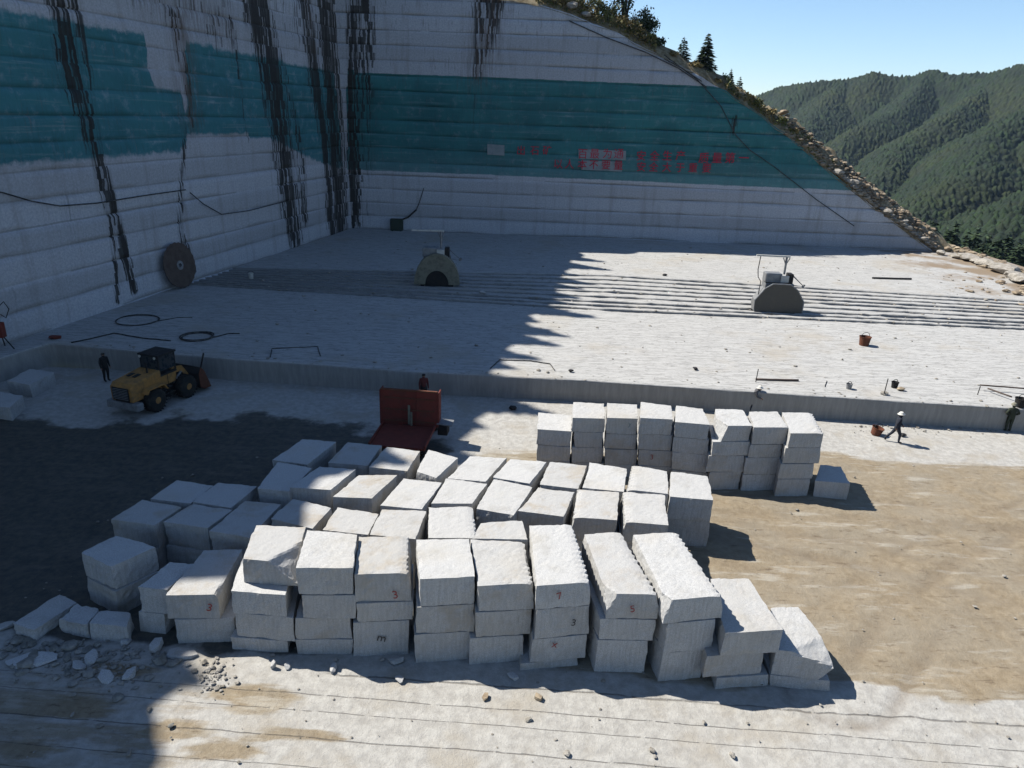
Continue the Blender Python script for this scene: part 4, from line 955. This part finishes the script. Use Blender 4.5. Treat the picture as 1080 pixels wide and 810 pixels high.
# ------------------------------------------------------------------ circular saw machines
def saw(px, py, body, guardmat, label, rz, s=1.0, arch=False):
    p = P(px, py, ZT); t = thing('stone_saw', label, 'saw machine', p, rz, 'circular saw machines on the terrace'); t.scale = (s, s, s)
    oct_ = [(-1.85, .05), (-1.9, .95), (-1.25, 1.9), (-.7, 2.28), (.65, 2.28), (1.25, 1.85), (1.85, .95), (1.85, .05)]
    if arch:
        inner = [(.95 * math.cos(a) , .1 + 1.15 * math.sin(a)) for a in np.linspace(0, math.pi, 13)]
        outer = [(1.85, .1)] + [(1.85 * math.cos(a), .75 + 1.75 * math.sin(a)) for a in np.linspace(.1, math.pi - .1, 11)] + [(-1.85, .1)]
        mb = MB(); n1 = len(inner)
        ou = [(1.85 * math.cos(a), .1 + 2.5 * math.sin(a)) for a in np.linspace(0, math.pi, 13)]
        for y in (-.5,): pass
        for i in range(n1 - 1):
            a, b, c, d = inner[i], inner[i + 1], ou[i + 1], ou[i]
            mb.add([(a[0], -.55, a[1]), (b[0], -.55, b[1]), (c[0], -.55, c[1]), (d[0], -.55, d[1]), (a[0], .35, a[1]), (b[0], .35, b[1]), (c[0], .35, c[1]), (d[0], .35, d[1])],
                   [(0, 3, 2, 1), (4, 5, 6, 7), (0, 1, 5, 4), (3, 7, 6, 2)])
        mb.build('blade_guard', guardmat, t)
    else:
        MB().prism(oct_, -.62, -.56).build('blade_guard', guardmat, t, bevel=.01)
        MB().prism(oct_[:3] + [(-1.1, 1.75), (-1.7, .95), (-1.65, .05)], -.55, .4).build('guard_side', M_grey, t)
        MB().tube([(x * 1.01, -.6, z + .01) for x, z in oct_], .05, 6).build('guard_rim', M_grey, t)
    MB().lathe([(.25, -.05), (1.55, -.02), (1.55, .02), (.25, .05)], (0, -.3 if arch else -.5, .78), (0, 1, 0), 32).build('saw_blade', M_dark, t)
    MB().box((0, .75, .35), (3.3, 1.5, .3)).box((0, .8, .9), (2.6, 1.1, .8)).box((0, .6, 1.75), (2.2, 1.2, .9)).build('chassis', body, t, bevel=.03)
    MB().box((-.55, .5, 2.62), (1.25, 1.0, .72)).build('motor_housing', M_grey, t, bevel=.05)
    MB().box((.28, -.05, 2.6), (.62, .12, .52)).build('control_panel', M_pale, t, bevel=.02)
    MB().box((.8, .5, 2.6), (.4, .8, .75)).build('gearbox', M_dark, t, bevel=.04)
    MB().tube([(.3, .4, 2.9), (.3, .4, 4.25)], .09).tube([(.05, .4, 4.2), (.3, .4, 3.6), (.55, .4, 4.2)], .045).build('mast', M_grey, t)
    MB().box((-.75, .4, 4.3), (2.6, .16, .12)).build('boom', M_pale, t)
    if not arch:
        MB().tube([(-1.75, .3, 4.25), (-1.8, .3, 3.2), (-1.7, .3, 2.6), (-1.5, .1, 2.3), (-1.65, -.3, 1.3)], .035).build('hanging_cable', M_dark, t)
    MB().tube([(.9, .3, 2.9), (1.9, .2, 2.05), (.8, .2, 2.1)], .06).tube([(1.82, .2, 1.95), (1.95, .2, 2.2)], .1).build('strut', M_grey, t)
    for x in (-1.3, 1.3):
        for y in (.2, 1.3): MB().lathe([(.22, -.06), (.26, -.04), (.26, .04), (.22, .06)], (x, y, .24), (0, 1, 0), 16).build('wheel', M_dark, t)
    return t
saw(818, 328, M_grey, paint('dusty_dark_steel', (.125, .115, .098), .8, .1, .7, (.16, .145, .12)), 'sunlit stone saw with dark octagonal blade guard and thin mast', R(-3))
saw(461, 300, M_olive, M_olive, 'shaded olive stone saw with rounded arch guard and pale boom', R(4), 1.05, True)
# worn saw disc leaning on the left wall
u, v, p = on_left(182, 277, .5); d = thing('saw_disc', 'worn brown circular saw disc leaning against the left wall', 'saw disc', (p.x, p.y, ZT))
ax = (ln_ + Vector((0, 0, .13)) - ld * .06).normalized()
c = ax * .1 + Vector((0, 0, 1.82))
mb = MB(); n = 48; prof = [(.16, -.03), (1.55, -.03), (1.8, -.02), (1.8, .02), (1.55, .03), (.16, .03)]
a_ = ax.orthogonal().normalized(); b_ = ax.cross(a_); vs = []; fs = []
for (r_, h_) in prof:
    for k in range(n):
        w_ = 2 * math.pi * k / n; r2 = r_ * (1 - (.035 if (r_ > 1.7 and k % 2) else 0)); vs.append(c + ax * h_ + (a_ * math.cos(w_) + b_ * math.sin(w_)) * r2)
for i in range(len(prof)):
    for k in range(n): fs.append((i * n + k, i * n + (k + 1) % n, ((i + 1) % len(prof)) * n + (k + 1) % n, ((i + 1) % len(prof)) * n + k))
mb.add(vs, fs).build('disc', M_brownsteel, d)
mb = MB(); n2 = 24; vs = []; fs = []
for (r_, h_) in ((.15, .035), (.36, .035), (.36, .06), (.15, .06)):
    for k in range(n2): w_ = 2 * math.pi * k / n2; vs.append(c + ax * h_ + (a_ * math.cos(w_) + b_ * math.sin(w_)) * r_)
for i in range(4):
    for k in range(n2): fs.append((i * n2 + k, i * n2 + (k + 1) % n2, ((i + 1) % 4) * n2 + (k + 1) % n2, ((i + 1) % 4) * n2 + k))
mb.add(vs, fs).build('hub_ring', M_grey, d)

# ------------------------------------------------------------------ wheel loader (seen from behind)
def loader():
    p = P(131, 440) + Vector((math.sin(R(18)), math.cos(R(18)), 0)) * 2.55; t = thing('wheel_loader', 'yellow wheel loader seen from behind, parked in the shade below the terrace', 'wheel loader', (p.x, p.y, 0), R(-18)); t.scale = (.8, .8, .8)
    # local: +y forward
    MB().prism([(-3.1, 1.05), (-3.15, 2.0), (-2.9, 2.25), (-.6, 2.5), (-.6, 1.05)], -.85, .85, 'x').build('engine_hood', M_yellow, t, bevel=.06)
    MB().box((0, -3.17, 1.58), (1.3, .06, .85)).build('grille', M_dark, t, bevel=.01)
    mb = MB()
    for i in range(7): mb.box((0, -3.215, 1.26 + i * .11), (1.2, .03, .03))
    mb.build('grille_bar', M_grey, t)
    MB().box((0, -2.95, .78), (2.5, .55, .5)).build('counterweight', M_grey, t, bevel=.06)
    MB().box((0, -1.6, .95), (1.2, 3.0, .6)).box((0, 1.1, .95), (1.1, 2.4, .7)).build('chassis', M_dark, t, bevel=.03)
    for x in (-.45, .05): MB().box((x, -1.8, 2.38), (.28, .5, .05), rx=R(6)).build('hood_vent', M_dark, t)
    MB().tube([(.35, -1.2, 2.4), (.35, -1.2, 3.05), (.35, -1.32, 3.15)], .06).build('exhaust', M_dark, t)
    # cab
    cab = MB()
    for x in (-.72, .72):
        for y in (-.55, .85): cab.box((x, y, 2.72), (.09, .09, 1.35))
    cab.box((0, .15, 2.05), (1.55, 1.5, .12)).build('cab_frame', M_dark, t, bevel=.01)
    MB().box((0, .15, 3.42), (1.7, 1.65, .12)).build('cab_roof', M_dark, t, bevel=.04)
    MB().box((0, -.56, 2.85), (1.36, .03, 1.0)).build('rear_window', M_glass, t)
    for x in (-.74, .74): MB().box((x, .15, 2.85), (.03, 1.3, 1.0)).build('side_window', M_glass, t)
    for x in (-.6, .6): MB().lathe([(.05, 0), (.09, .05), (.09, .08)], (x, -.66, 3.3), (0, -1, 0), 12).build('work_lamp', M_lamp, t)
    MB().box((0, .1, 1.65), (1.5, 1.4, .7)).build('cab_base', M_yellow, t, bevel=.04)
    for x, y in ((-1.05, -1.55), (1.05, -1.55), (-1.05, 1.25), (1.05, 1.25)):
        w_ = thing('wheel', None, None, (x, y, .78)); w_.parent = t
        MB().lathe([(.40, -.28), (.68, -.28), (.78, -.18), (.78, .18), (.68, .28), (.40, .28)], (0, 0, 0), (1, 0, 0), 28).build('tyre', M_black, w_)
        MB().lathe([(.14, -.30), (.40, -.24), (.40, .24), (.14, .30)], (0, 0, 0), (1, 0, 0), 20).build('rim', M_yellow, w_)
        tr = MB()
        for k in range(22):
            a = 2 * math.pi * k / 22; tr.box((0, .78 * math.cos(a), .78 * math.sin(a)), (.56, .07, .07), rx=a)
        tr.build('tread', M_black, w_)
    for x in (-1.05, 1.05): MB().prism([(-2.4, 1.45), (-2.2, 1.75), (-.9, 1.75), (-.6, 1.3), (-.68, 1.3), (-.95, 1.66), (-2.15, 1.66), (-2.3, 1.45)], x - .32, x + .32, 'x').build('mudguard', M_yellow, t)
    for x in (-.5, .5):
        MB().prism([(.6, 2.0), (.7, 2.25), (1.6, 2.1), (2.3, 1.1), (2.2, .85), (1.5, 1.75), (.7, 1.8)], x - .07, x + .07, 'x').build('lift_arm', M_yellow, t, bevel=.01)
        MB().tube([(x, .7, 1.1), (x, 1.6, 1.75)], .07).build('hydraulic_cylinder', M_grey, t)
    MB().box((0, .95, 1.75), (.9, .4, 1.1)).build('arm_tower', M_yellow, t, bevel=.03)
    MB().prism([(y - .85, z + .1) for y, z in [(3.0, .35), (2.95, 1.3), (3.2, 1.75), (3.28, 1.72), (3.1, 1.25), (3.15, .5), (3.4, .22), (4.0, .12), (4.0, .06), (3.35, .1)]], -1.45, 1.45, 'x').build('bucket', M_dark, t, bevel=.01)
    for x in (-1.47, 1.47): MB().prism([(y - .85, z + .1) for y, z in [(3.0, .35), (2.95, 1.3), (3.2, 1.75), (3.5, 1.4), (4.0, .1), (3.4, .1)]], x - .02, x + .02, 'x').build('bucket_side', M_rust, t)
    st = MB()
    for z in (.6, .95, 1.3): st.box((1.0, -.25, z), (.5, .25, .04))
    st.tube([(1.2, -.4, .5), (1.2, -.4, 2.3)], .02).build('steps', M_dark, t)
    MB().tube([(1.35, 2.4, 1.6), (1.55, 2.7, 2.8)], .06).build('raised_bar', M_dark, t)
loader()
# ------------------------------------------------------------------ red flatbed truck
def truck():
    a = P(393.6, 468, .75); b = P(444, 475, .75)
    c = (a + b) / 2; t = thing('flatbed_truck', 'red flatbed truck with a tall rusty headboard behind the block pile', 'truck', (c.x, c.y, 0), R(-5))
    MB().box((0, 1.2, .72), (2.6, 2.5, .12)).box((-1.3, 1.2, .83), (.08, 2.5, .16)).box((1.3, 1.2, .83), (.08, 2.5, .16)).build('deck', M_red, t, bevel=.015)
    mb = MB(); mb.box((-.88, 2.5, 1.66), (1.05, .1, 1.83)).box((.88, 2.5, 1.66), (1.05, .1, 1.83)).box((0, 2.53, 1.66), (.75, .06, 1.78)).build('headboard', M_red, t, bevel=.02)
    MB().box((0, 2.5, 2.6), (2.8, .14, .08)).build('top_rail', M_rust, t, bevel=.01)
    for x in (-1.44, 1.44): MB().box((x, 2.75, 1.65), (.06, .6, 1.8)).build('side_plate', M_red, t, bevel=.01)
    MB().box((.0, 2.42, 1.35), (.1, .06, 1.0)).tube([(.12, 2.4, .8), (.12, 2.4, 1.5)], .05).build('winch_post', M_olive, t)
    MB().box((0, 2.2, .5), (.9, 4.6, .24)).build('chassis', M_dark, t, bevel=.02)
    MB().box((1.75, 2.75, .95), (.75, .7, .06), ry=R(4)).build('step_plate', M_grey, t)
    MB().box((1.65, 2.75, .6), (.5, .6, .5)).build('tank', M_dark, t, bevel=.04)
    for z in (1.0, 1.6, 2.2): MB().box((0, 2.43, z), (2.5, .05, .07)).build('headboard_rib', M_rust, t, bevel=.008)
    MB().box((0, 3.4, .95), (1.5, 1.1, .7)).build('engine_cover', M_rust, t, bevel=.06)
    for x, y in ((-1.05, .9), (1.05, .9), (-1.05, 3.8), (1.05, 3.8)):
        w_ = thing('wheel', None, None, (x, y, .31)); w_.parent = t; w_.scale = (.74, .74, .74)
        MB().lathe([(.2, -.14), (.36, -.14), (.42, -.08), (.42, .08), (.36, .14), (.2, .14)], (0, 0, 0), (1, 0, 0), 22).build('tyre', M_black, w_)
        MB().lathe([(.06, -.15), (.21, -.1), (.21, .1), (.06, .15)], (0, 0, 0), (1, 0, 0), 16).build('rim', M_rust, w_)
truck()

# ------------------------------------------------------------------ people
def person(px, py, z, rz, label, pose, cloth, trousers, hat=None, h=1.68, gz=None):
    p = P(px, py, z); t = thing('person', label, 'person', p, rz, 'quarry workers')
    k = h / 1.7
    J = dict(pel=(0, 0, .93), sp=(0, .01, 1.15), ch=(0, .0, 1.34), nk=(0, .01, 1.47), hd=(0, -.02, 1.56), tp=(0, -.01, 1.66),
             shL=(-.18, 0, 1.38), elL=(-.24, .02, 1.12), wrL=(-.25, -.06, .88), haL=(-.25, -.09, .80), shR=(.18, 0, 1.38), elR=(.24, .02, 1.12), wrR=(.25, -.06, .88), haR=(.25, -.09, .80),
             hiL=(-.10, 0, .88), knL=(-.11, -.02, .49), anL=(-.11, .03, .09), toL=(-.12, -.14, .045), hiR=(.10, 0, .88), knR=(.11, -.02, .49), anR=(.11, .03, .09), toR=(.12, -.14, .045))
    J.update(pose)
    rad = dict(pel=.15, sp=.135, ch=.155, nk=.06, hd=.095, tp=.07, shL=.075, elL=.05, wrL=.036, haL=.034, shR=.075, elR=.05, wrR=.036, haR=.034, hiL=.1, knL=.065, anL=.045, toL=.04, hiR=.1, knR=.065, anR=.045, toR=.04)
    rad = {a: b * (1.22 if a[:2] not in ('hd', 'tp', 'ha', 'nk') else 1.0) for a, b in rad.items()}
    names = list(J); E = [('pel', 'sp'), ('sp', 'ch'), ('ch', 'nk'), ('nk', 'hd'), ('hd', 'tp')]
    for s_ in 'LR': E += [('ch', 'sh' + s_), ('sh' + s_, 'el' + s_), ('el' + s_, 'wr' + s_), ('wr' + s_, 'ha' + s_), ('pel', 'hi' + s_), ('hi' + s_, 'kn' + s_), ('kn' + s_, 'an' + s_), ('an' + s_, 'to' + s_)]
    me = bpy.data.meshes.new('body'); me.from_pydata([Vector(J[n_]) * k for n_ in names], [(names.index(a), names.index(b)) for a, b in E], []); me.update()
    o = bpy.data.objects.new('tmp', me); COL.objects.link(o); o.modifiers.new('s', 'SKIN'); sd = o.modifiers.new('u', 'SUBSURF'); sd.levels = 2; sd.render_levels = 2
    for i, n_ in enumerate(names):
        sv = me.skin_vertices[0].data[i]; sv.radius = (rad[n_] * k, rad[n_] * k * (.8 if n_ in ('ch', 'sp', 'pel') else 1)); sv.use_root = (n_ == 'pel')
    dg = bpy.context.evaluated_depsgraph_get(); dg.update(); bm_ = bmesh.new(); bm_.from_mesh(bpy.data.meshes.new_from_object(o.evaluated_get(dg))); bpy.data.objects.remove(o)
    # fingers and a nose, grown from the palms and the face
    ex_ = MB()
    for s_ in 'LR':
        a = Vector(J['wr' + s_]); b = Vector(J['ha' + s_]); d_ = (b - a).normalized(); side = d_.cross(Vector((1, 0, 0)));
        if side.length < .1: side = d_.cross(Vector((0, 1, 0)))
        side.normalize(); nn = d_.cross(side)
        for q, ln in zip((-.024, -.008, .008, .024), (.07, .085, .08, .06)):
            r0_ = b + side * q; ex_.tube([r0_ * k, (r0_ + d_ * ln * .5) * k, (r0_ + d_ * ln * .85 + nn * .02) * k], [.010, .009, .006], 5)
        r0_ = a + (b - a) * .5 + side * .03; ex_.tube([r0_ * k, (r0_ + side * .03 + d_ * .03) * k, (r0_ + side * .035 + d_ * .06) * k], [.011, .010, .007], 5)
    hd = Vector(J['hd']); f_ = Vector((0, -1, 0)); ex_.tube([(hd + f_ * .07 + Vector((0, 0, .03))) * k, (hd + f_ * .115) * k, (hd + f_ * .085 + Vector((0, 0, -.015))) * k], [.008, .016, .01], 5)
    vb = [bm_.verts.new(v) for v in ex_.v]
    for f in ex_.f:
        try: bm_.faces.new([vb[i] for i in f])
        except ValueError: pass
    me = bpy.data.meshes.new('body'); bm_.to_mesh(me); bm_.free()
    b = link('body', me, [M_skin, cloth, trousers, M_black], t, smooth=True)
    pel = Vector(J['pel']) * k; knee = .3
    segs = [(a, c) for a, c in E]
    for f in me.polygons:
        c = f.center; bestd = 9; bs = None
        for a, d_ in segs:
            A_, B_ = Vector(J[a]) * k, Vector(J[d_]) * k; ab = B_ - A_; tt_ = max(0, min(1, (c - A_).dot(ab) / ab.length_squared)); dd = (c - A_ - ab * tt_).length / (rad[a] + .02)
            if dd < bestd: bestd = dd; bs = (a, d_, tt_)
        a, d_, tt_ = bs
        if a in ('hd',) or (a == 'nk') or a[:2] == 'wr' or d_[:2] == 'ha': f.material_index = 0
        elif a[:2] == 'an': f.material_index = 3
        elif a[:2] in ('hi', 'kn') or d_[:2] == 'hi': f.material_index = 2
        else: f.material_index = 1
    hp = Vector(J['hd']) * k
    MB().lathe([(.098, 0), (.105, .03), (.095, .07), (.06, .105), (.015, .115)], hp + Vector((0, .012, .035)), (0, .15, 1), 16).build('hair', M_black, t, smooth=True)
    if hat:
        MB().lathe([(.185 if hat[1] else .15, -.005), (.185 if hat[1] else .15, .012), (.122, .02), (.118, .07), (.08, .12), (.02, .13)], hp + Vector((0, -.005, .075)), (0, .1, 1), 20).build('hat', hat[0], t, smooth=True)
    return t
C_navy = paint('dark_navy_cloth', (.025, .03, .045), .9, 0, .2); C_black = paint('black_cloth', (.02, .02, .022), .9, 0, .2); C_brown = paint('red_brown_cloth', (.13, .03, .028), .9, 0, .2)
C_green = paint('dark_green_cloth', (.035, .045, .03), .9, 0, .2); C_grey = paint('grey_cloth', (.10, .10, .11), .9, 0, .2); C_white = paint('white_straw', (.72, .70, .64), .8, 0, .15)
walk = dict(hiL=(-.10, 0, .88), knL=(-.10, -.17, .50), anL=(-.10, -.17, .09), toL=(-.11, -.35, .05), knR=(.10, .17, .52), anR=(.10, .48, .16), toR=(.10, .40, .05),
            elL=(-.24, .12, 1.15), wrL=(-.24, .12, .92), haL=(-.24, .11, .84), elR=(.24, -.08, 1.14), wrR=(.22, -.24, .95), haR=(.21, -.29, .89))
person(943, 466.5, 0, R(75), 'striding worker in dark clothes and a white hat below the terrace', walk, C_navy, C_navy, (C_white, True), 1.66)
hips = dict(elL=(-.36, .08, 1.16), wrL=(-.2, -.06, 1.02), haL=(-.15, -.1, 1.0), elR=(.36, .08, 1.16), wrR=(.2, -.06, 1.02), haR=(.15, -.1, 1.0), hd=(0, -.05, 1.55), tp=(0, -.06, 1.65))
person(1062, 455, 0, R(175), 'worker in dark green standing with hands at hips against the terrace step', hips, C_green, C_green, (M_olive, False), 1.62)
stoop = dict(sp=(0, -.06, 1.13), ch=(0, -.16, 1.29), nk=(0, -.23, 1.39), hd=(0, -.31, 1.46), tp=(0, -.36, 1.54), shL=(-.18, -.15, 1.32), shR=(.18, -.15, 1.32), elL=(-.22, -.25, 1.08), wrL=(-.2, -.45, 1.0), haL=(-.2, -.52, .97), elR=(.24, -.3, 1.08), wrR=(.22, -.5, .95), haR=(.22, -.57, .92))
person(791, 435, 0, R(70), 'stooping worker in a white hat behind the far stack by the step', stoop, C_grey, C_navy, (C_white, True), 1.7)
person(113, 402, 0, R(60), 'worker in black standing in the shade beside the yellow loader', {}, C_black, C_black, None, 1.72)
person(447, 424, 0, R(20), 'worker in a red brown jacket standing behind the red truck', {}, C_brown, C_black, None, 1.68)

# ------------------------------------------------------------------ small things
def bucket(px, py, z, r_, h, mat, label, name='bucket', tilt=0):
    p = P(px, py, z); t = thing(name, label, 'bucket', p); t.rotation_euler = (tilt, tilt, 0.4)
    n = 20; mb = MB(); mb.lathe([(r_ * .8, 0), (r_, h), (r_ * 1.06, h), (r_ * 1.06, h - .03), (r_ * .98, h - .03), (r_ * .93, h - .02), (r_ * .74, .03)], (0, 0, 0), (0, 0, 1), n); mb.build('body', mat, t)
    MB().tube([(math.cos(a) * r_, .02, h + math.sin(a) * r_ * .75) for a in np.linspace(0, math.pi, 9)], .018, 6).build('handle', M_dark, t)
bucket(911, 364, ZT, .38, .62, M_rust, 'rusty orange bucket standing alone on the sunlit terrace')
bucket(943, 409, ZT, .2, .36, M_dark, 'dark bucket near the terrace edge above the striding worker')
bucket(895, 410, ZT, .17, .3, M_grey, 'small grey bucket on the terrace left of the dark bucket')
bucket(923, 458, 0, .3, .42, M_rust, 'red brown bucket on the floor beside the striding worker', tilt=.15)
bucket(1075, 429, ZT, .3, .5, M_black, 'black rubber bucket on the terrace edge at the right')
bucket(265, 294, ZT, .22, .5, M_pale, 'pale drum standing among the saw slots near the left wall', 'drum')
def lump(px, py, z, s_, mat, label):
    o = link('stone', rock_mesh(s_, s_ * .8, s_ * .8, px), mat, None, P(px, py, z)); tag(o, label, 'stone', 'single stones on the terrace and floor')
lump(733, 390, ZT, .22, M_dark, 'dark lump on the sunlit terrace above the far stack'); lump(701, 291, ZT, .28, M_dark, 'dark lump near the back of the sunlit terrace')
lump(509, 310, ZT, .35, G, 'pale stone lump in the shaded saw slots'); lump(541, 432, 0, .3, M_dark, 'dark lump on the floor left of the far stack')
lump(602, 392, ZT, .2, M_dark, 'dark lump at the shadow edge on the terrace'); lump(950, 412, ZT, .28, M_rockbrown, 'flat brown stone beside the dark bucket'); lump(952, 460, 0, .22, M_dark, 'dark stone right behind the striding worker'); lump(1072, 311, ZT, .5, M_rockbrown, 'brown stone by the berm at the right picture edge')
lump(1060, 308, ZT, .4, M_rockbrown, 'brown stone left of the edge stone by the berm'); lump(1040, 317, ZT, .25, M_rock, 'small pale stone below the berm'); lump(932, 417, ZT - .05, .3, M_rock, 'pale broken stone on the lip of the terrace')
def coil(px, py, z, r_, turns, label, thick=.05, seed=0):
    r2 = random.Random(seed); p = P(px, py, z); pts_ = []
    for i in range(turns * 28):
        a = i * 2 * math.pi / 28; q = r_ * (1 + .05 * math.sin(a * 2.3 + seed) + .03 * (i // 28 - turns / 2)); pts_.append((math.cos(a) * q, math.sin(a) * q, thick + (i // 28) * thick * .9 + .01 * math.sin(a * 3)))
    pts_ += [(r_ * 1.3, .4, thick), (r_ * 1.7, 1.0, thick), (r_ * 2.4, 1.1, thick)]
    o = MB().tube(pts_, thick, 6).build('hose_coil', M_hose, None, p, smooth=True); tag(o, label, 'hose', 'hose coils on the terrace')
coil(145, 338, ZT, 1.35, 2, 'large black hose loop on the terrace by the left wall', .028, 1); coil(208, 356, ZT, .95, 3, 'smaller black hose coil above the yellow loader', .04, 2)
def hose(pxs, z, r_, label, name='hose', mat=None, lift=.0):
    pts_ = [P(x, y, z) + Vector((0, 0, r_ + lift)) for x, y in pxs]; fine = []
    for i in range(len(pts_) - 1):
        for k in range(6): fine.append(pts_[i].lerp(pts_[i + 1], k / 6) + Vector((0, random.uniform(-.03, .03), 0)))
    fine.append(pts_[-1]); o = MB().tube(fine, r_, 6).build(name, mat or M_hose, None, None, True); tag(o, label, name.replace('_', ' ')); return o
hose([(517, 389), (527, 380), (560, 381), (580, 384), (585, 391)], ZT, .03, 'black hose lying at the shadow edge near the terrace lip')
hose([(75, 362), (95, 358), (120, 352), (150, 357), (180, 360)], ZT, .04, 'black hose snaking between the wall and the hose coil')
hose([(797, 401), (842, 402)], ZT, .06, 'short steel bar lying above the stooping worker', 'steel_bar', M_brownsteel); hose([(920, 294), (961, 295)], ZT, .09, 'long dark bar lying on the back right of the terrace', 'steel_bar', M_dark)
hose([(1032, 411), (1082, 415)], ZT, .045, 'thin steel bar running off the right edge of the terrace', 'steel_bar', M_brownsteel, .25); hose([(1041, 413), (1066, 422)], ZT, .045, 'short slanting steel bar beside the black bucket', 'steel_bar', M_brownsteel, .15)
hose([(870, 408), (872, 402)], ZT, .02, 'small steel rod near the terrace edge', 'steel_rod', M_dark); hose([(285, 377), (287, 368), (335, 366), (338, 376)], ZT, .03, 'bent black hose at the left part of the terrace edge')
def stake(px, py, z, h, label):
    o = MB().tube([(0, 0, -.1), (.03, 0, h)], .025, 6).build('stake', M_dark, None, P(px, py, z)); tag(o, label, 'stake')
stake(797, 403, ZT, .8, 'thin upright stake at the end of the steel bar'); stake(932, 417, ZT, 1.0, 'thin upright stake on the terrace lip'); stake(1031, 416, ZT, .5, 'thin stake holding the steel bar at right')
# pump at the foot of the end wall
q = P(419, 243, ZT); t = thing('pump', 'dark green pump cabinet with a slanting pipe at the foot of the end wall', 'pump', q)
MB().box((0, -.2, .75), (1.5, .9, 1.4)).build('cabinet', paint('dark_green_paint', (.03, .05, .035), .6), t, bevel=.04)
for x in (-.5, .5): MB().box((x, -.2, .04), (.2, 1.0, .08)).build('skid', M_dark, t)
MB().tube([(.5, -.2, 1.3), (1.4, -.2, 1.7), (2.4, -.1, 2.6)], .1).build('pipe', M_dark, t); MB().tube([(2.4, -.1, 2.6), (2.8, .05, 3.6), (3.3, .2, 5.2)], .05).build('hose', M_hose, t)
# red drill hoist on the left wall edge
u, v, p = on_left(-7, 352, .5); t = thing('rock_drill', 'red and black rock drill standing by the left wall at the picture edge', 'drill', (p.x, p.y, ZT))
MB().box((0, 0, 1.15), (.4, .4, .9)).build('motor', M_red, t, bevel=.05); MB().tube([(0, 0, 1.5), (.1, .1, 2.6)], .06).build('feed_rail', M_dark, t)
for a in (0, 2.1, 4.2): MB().tube([(0, 0, .9), (math.cos(a) * .6, math.sin(a) * .6, 0)], .035).build('leg', M_dark, t)
MB().tube([(.1, .1, 2.5), (.4, .2, 2.8), (.7, .1, 2.4), (.5, 0, 1.9), (.2, 0, 2.1)], .03).build('hose', M_hose, t)
o = link('cloth', rock_mesh(.4, .3, .18, 77, 1), M_red, None, P(58, 357, ZT)); tag(o, 'crumpled red cloth lying by the left end of the terrace', 'cloth')
# cables on the walls
def wall_cable(fn, pxs, r_, label, sag=0):
    a = [fn(x, y, .18)[2] for x, y in pxs]; fine = []
    for i in range(len(a) - 1):
        for k in range(6): fine.append(a[i].lerp(a[i + 1], k / 6))
    fine.append(a[-1]); o = MB().tube(fine, r_, 6).build('cable', M_hose, None, None, True); tag(o, label, 'cable')
wall_cable(on_left, [(-30, 198), (0, 203), (30, 212), (60, 217), (100, 214), (150, 206), (193, 200)], .045, 'black cable sagging across the lower left wall')
wall_cable(on_left, [(198, 203), (212, 215), (232, 226), (260, 222), (300, 212)], .04, 'black cable sagging between the dark streaks of the left wall')
wall_cable(on_back, [(700, 58), (735, 84), (760, 112), (775, 142), (790, 158), (815, 175), (860, 210), (900, 238)], .05, 'dark cable running down the end wall to its lower right')
wall_cable(on_back, [(600, 22), (640, 40), (680, 55), (715, 72), (745, 92)], .06, 'dark cable slung below the upper rim of the end wall')
wall_cable(on_back, [(700, 62), (722, 74), (740, 86)], .05, 'short dark cable parallel to the rim cable')

# ------------------------------------------------------------------ the air
hm = bpy.data.materials.new('haze'); hm.use_nodes = True; ht = hm.node_tree; ht.nodes.remove(ht.nodes['Principled BSDF'])
pv = ht.nodes.new('ShaderNodeVolumePrincipled'); pv.inputs['Color'].default_value = (.5, .72, 1, 1); pv.inputs['Density'].default_value = .00006; pv.inputs['Anisotropy'].default_value = .2
ht.links.new(pv.outputs[0], ht.nodes['Material Output'].inputs['Volume'])
o = MB().box((0, 0, 52), (5400, 5400, 300)).build('haze', hm); tag(o, 'thin blue haze filling the valley air', 'haze', None, 'stuff')
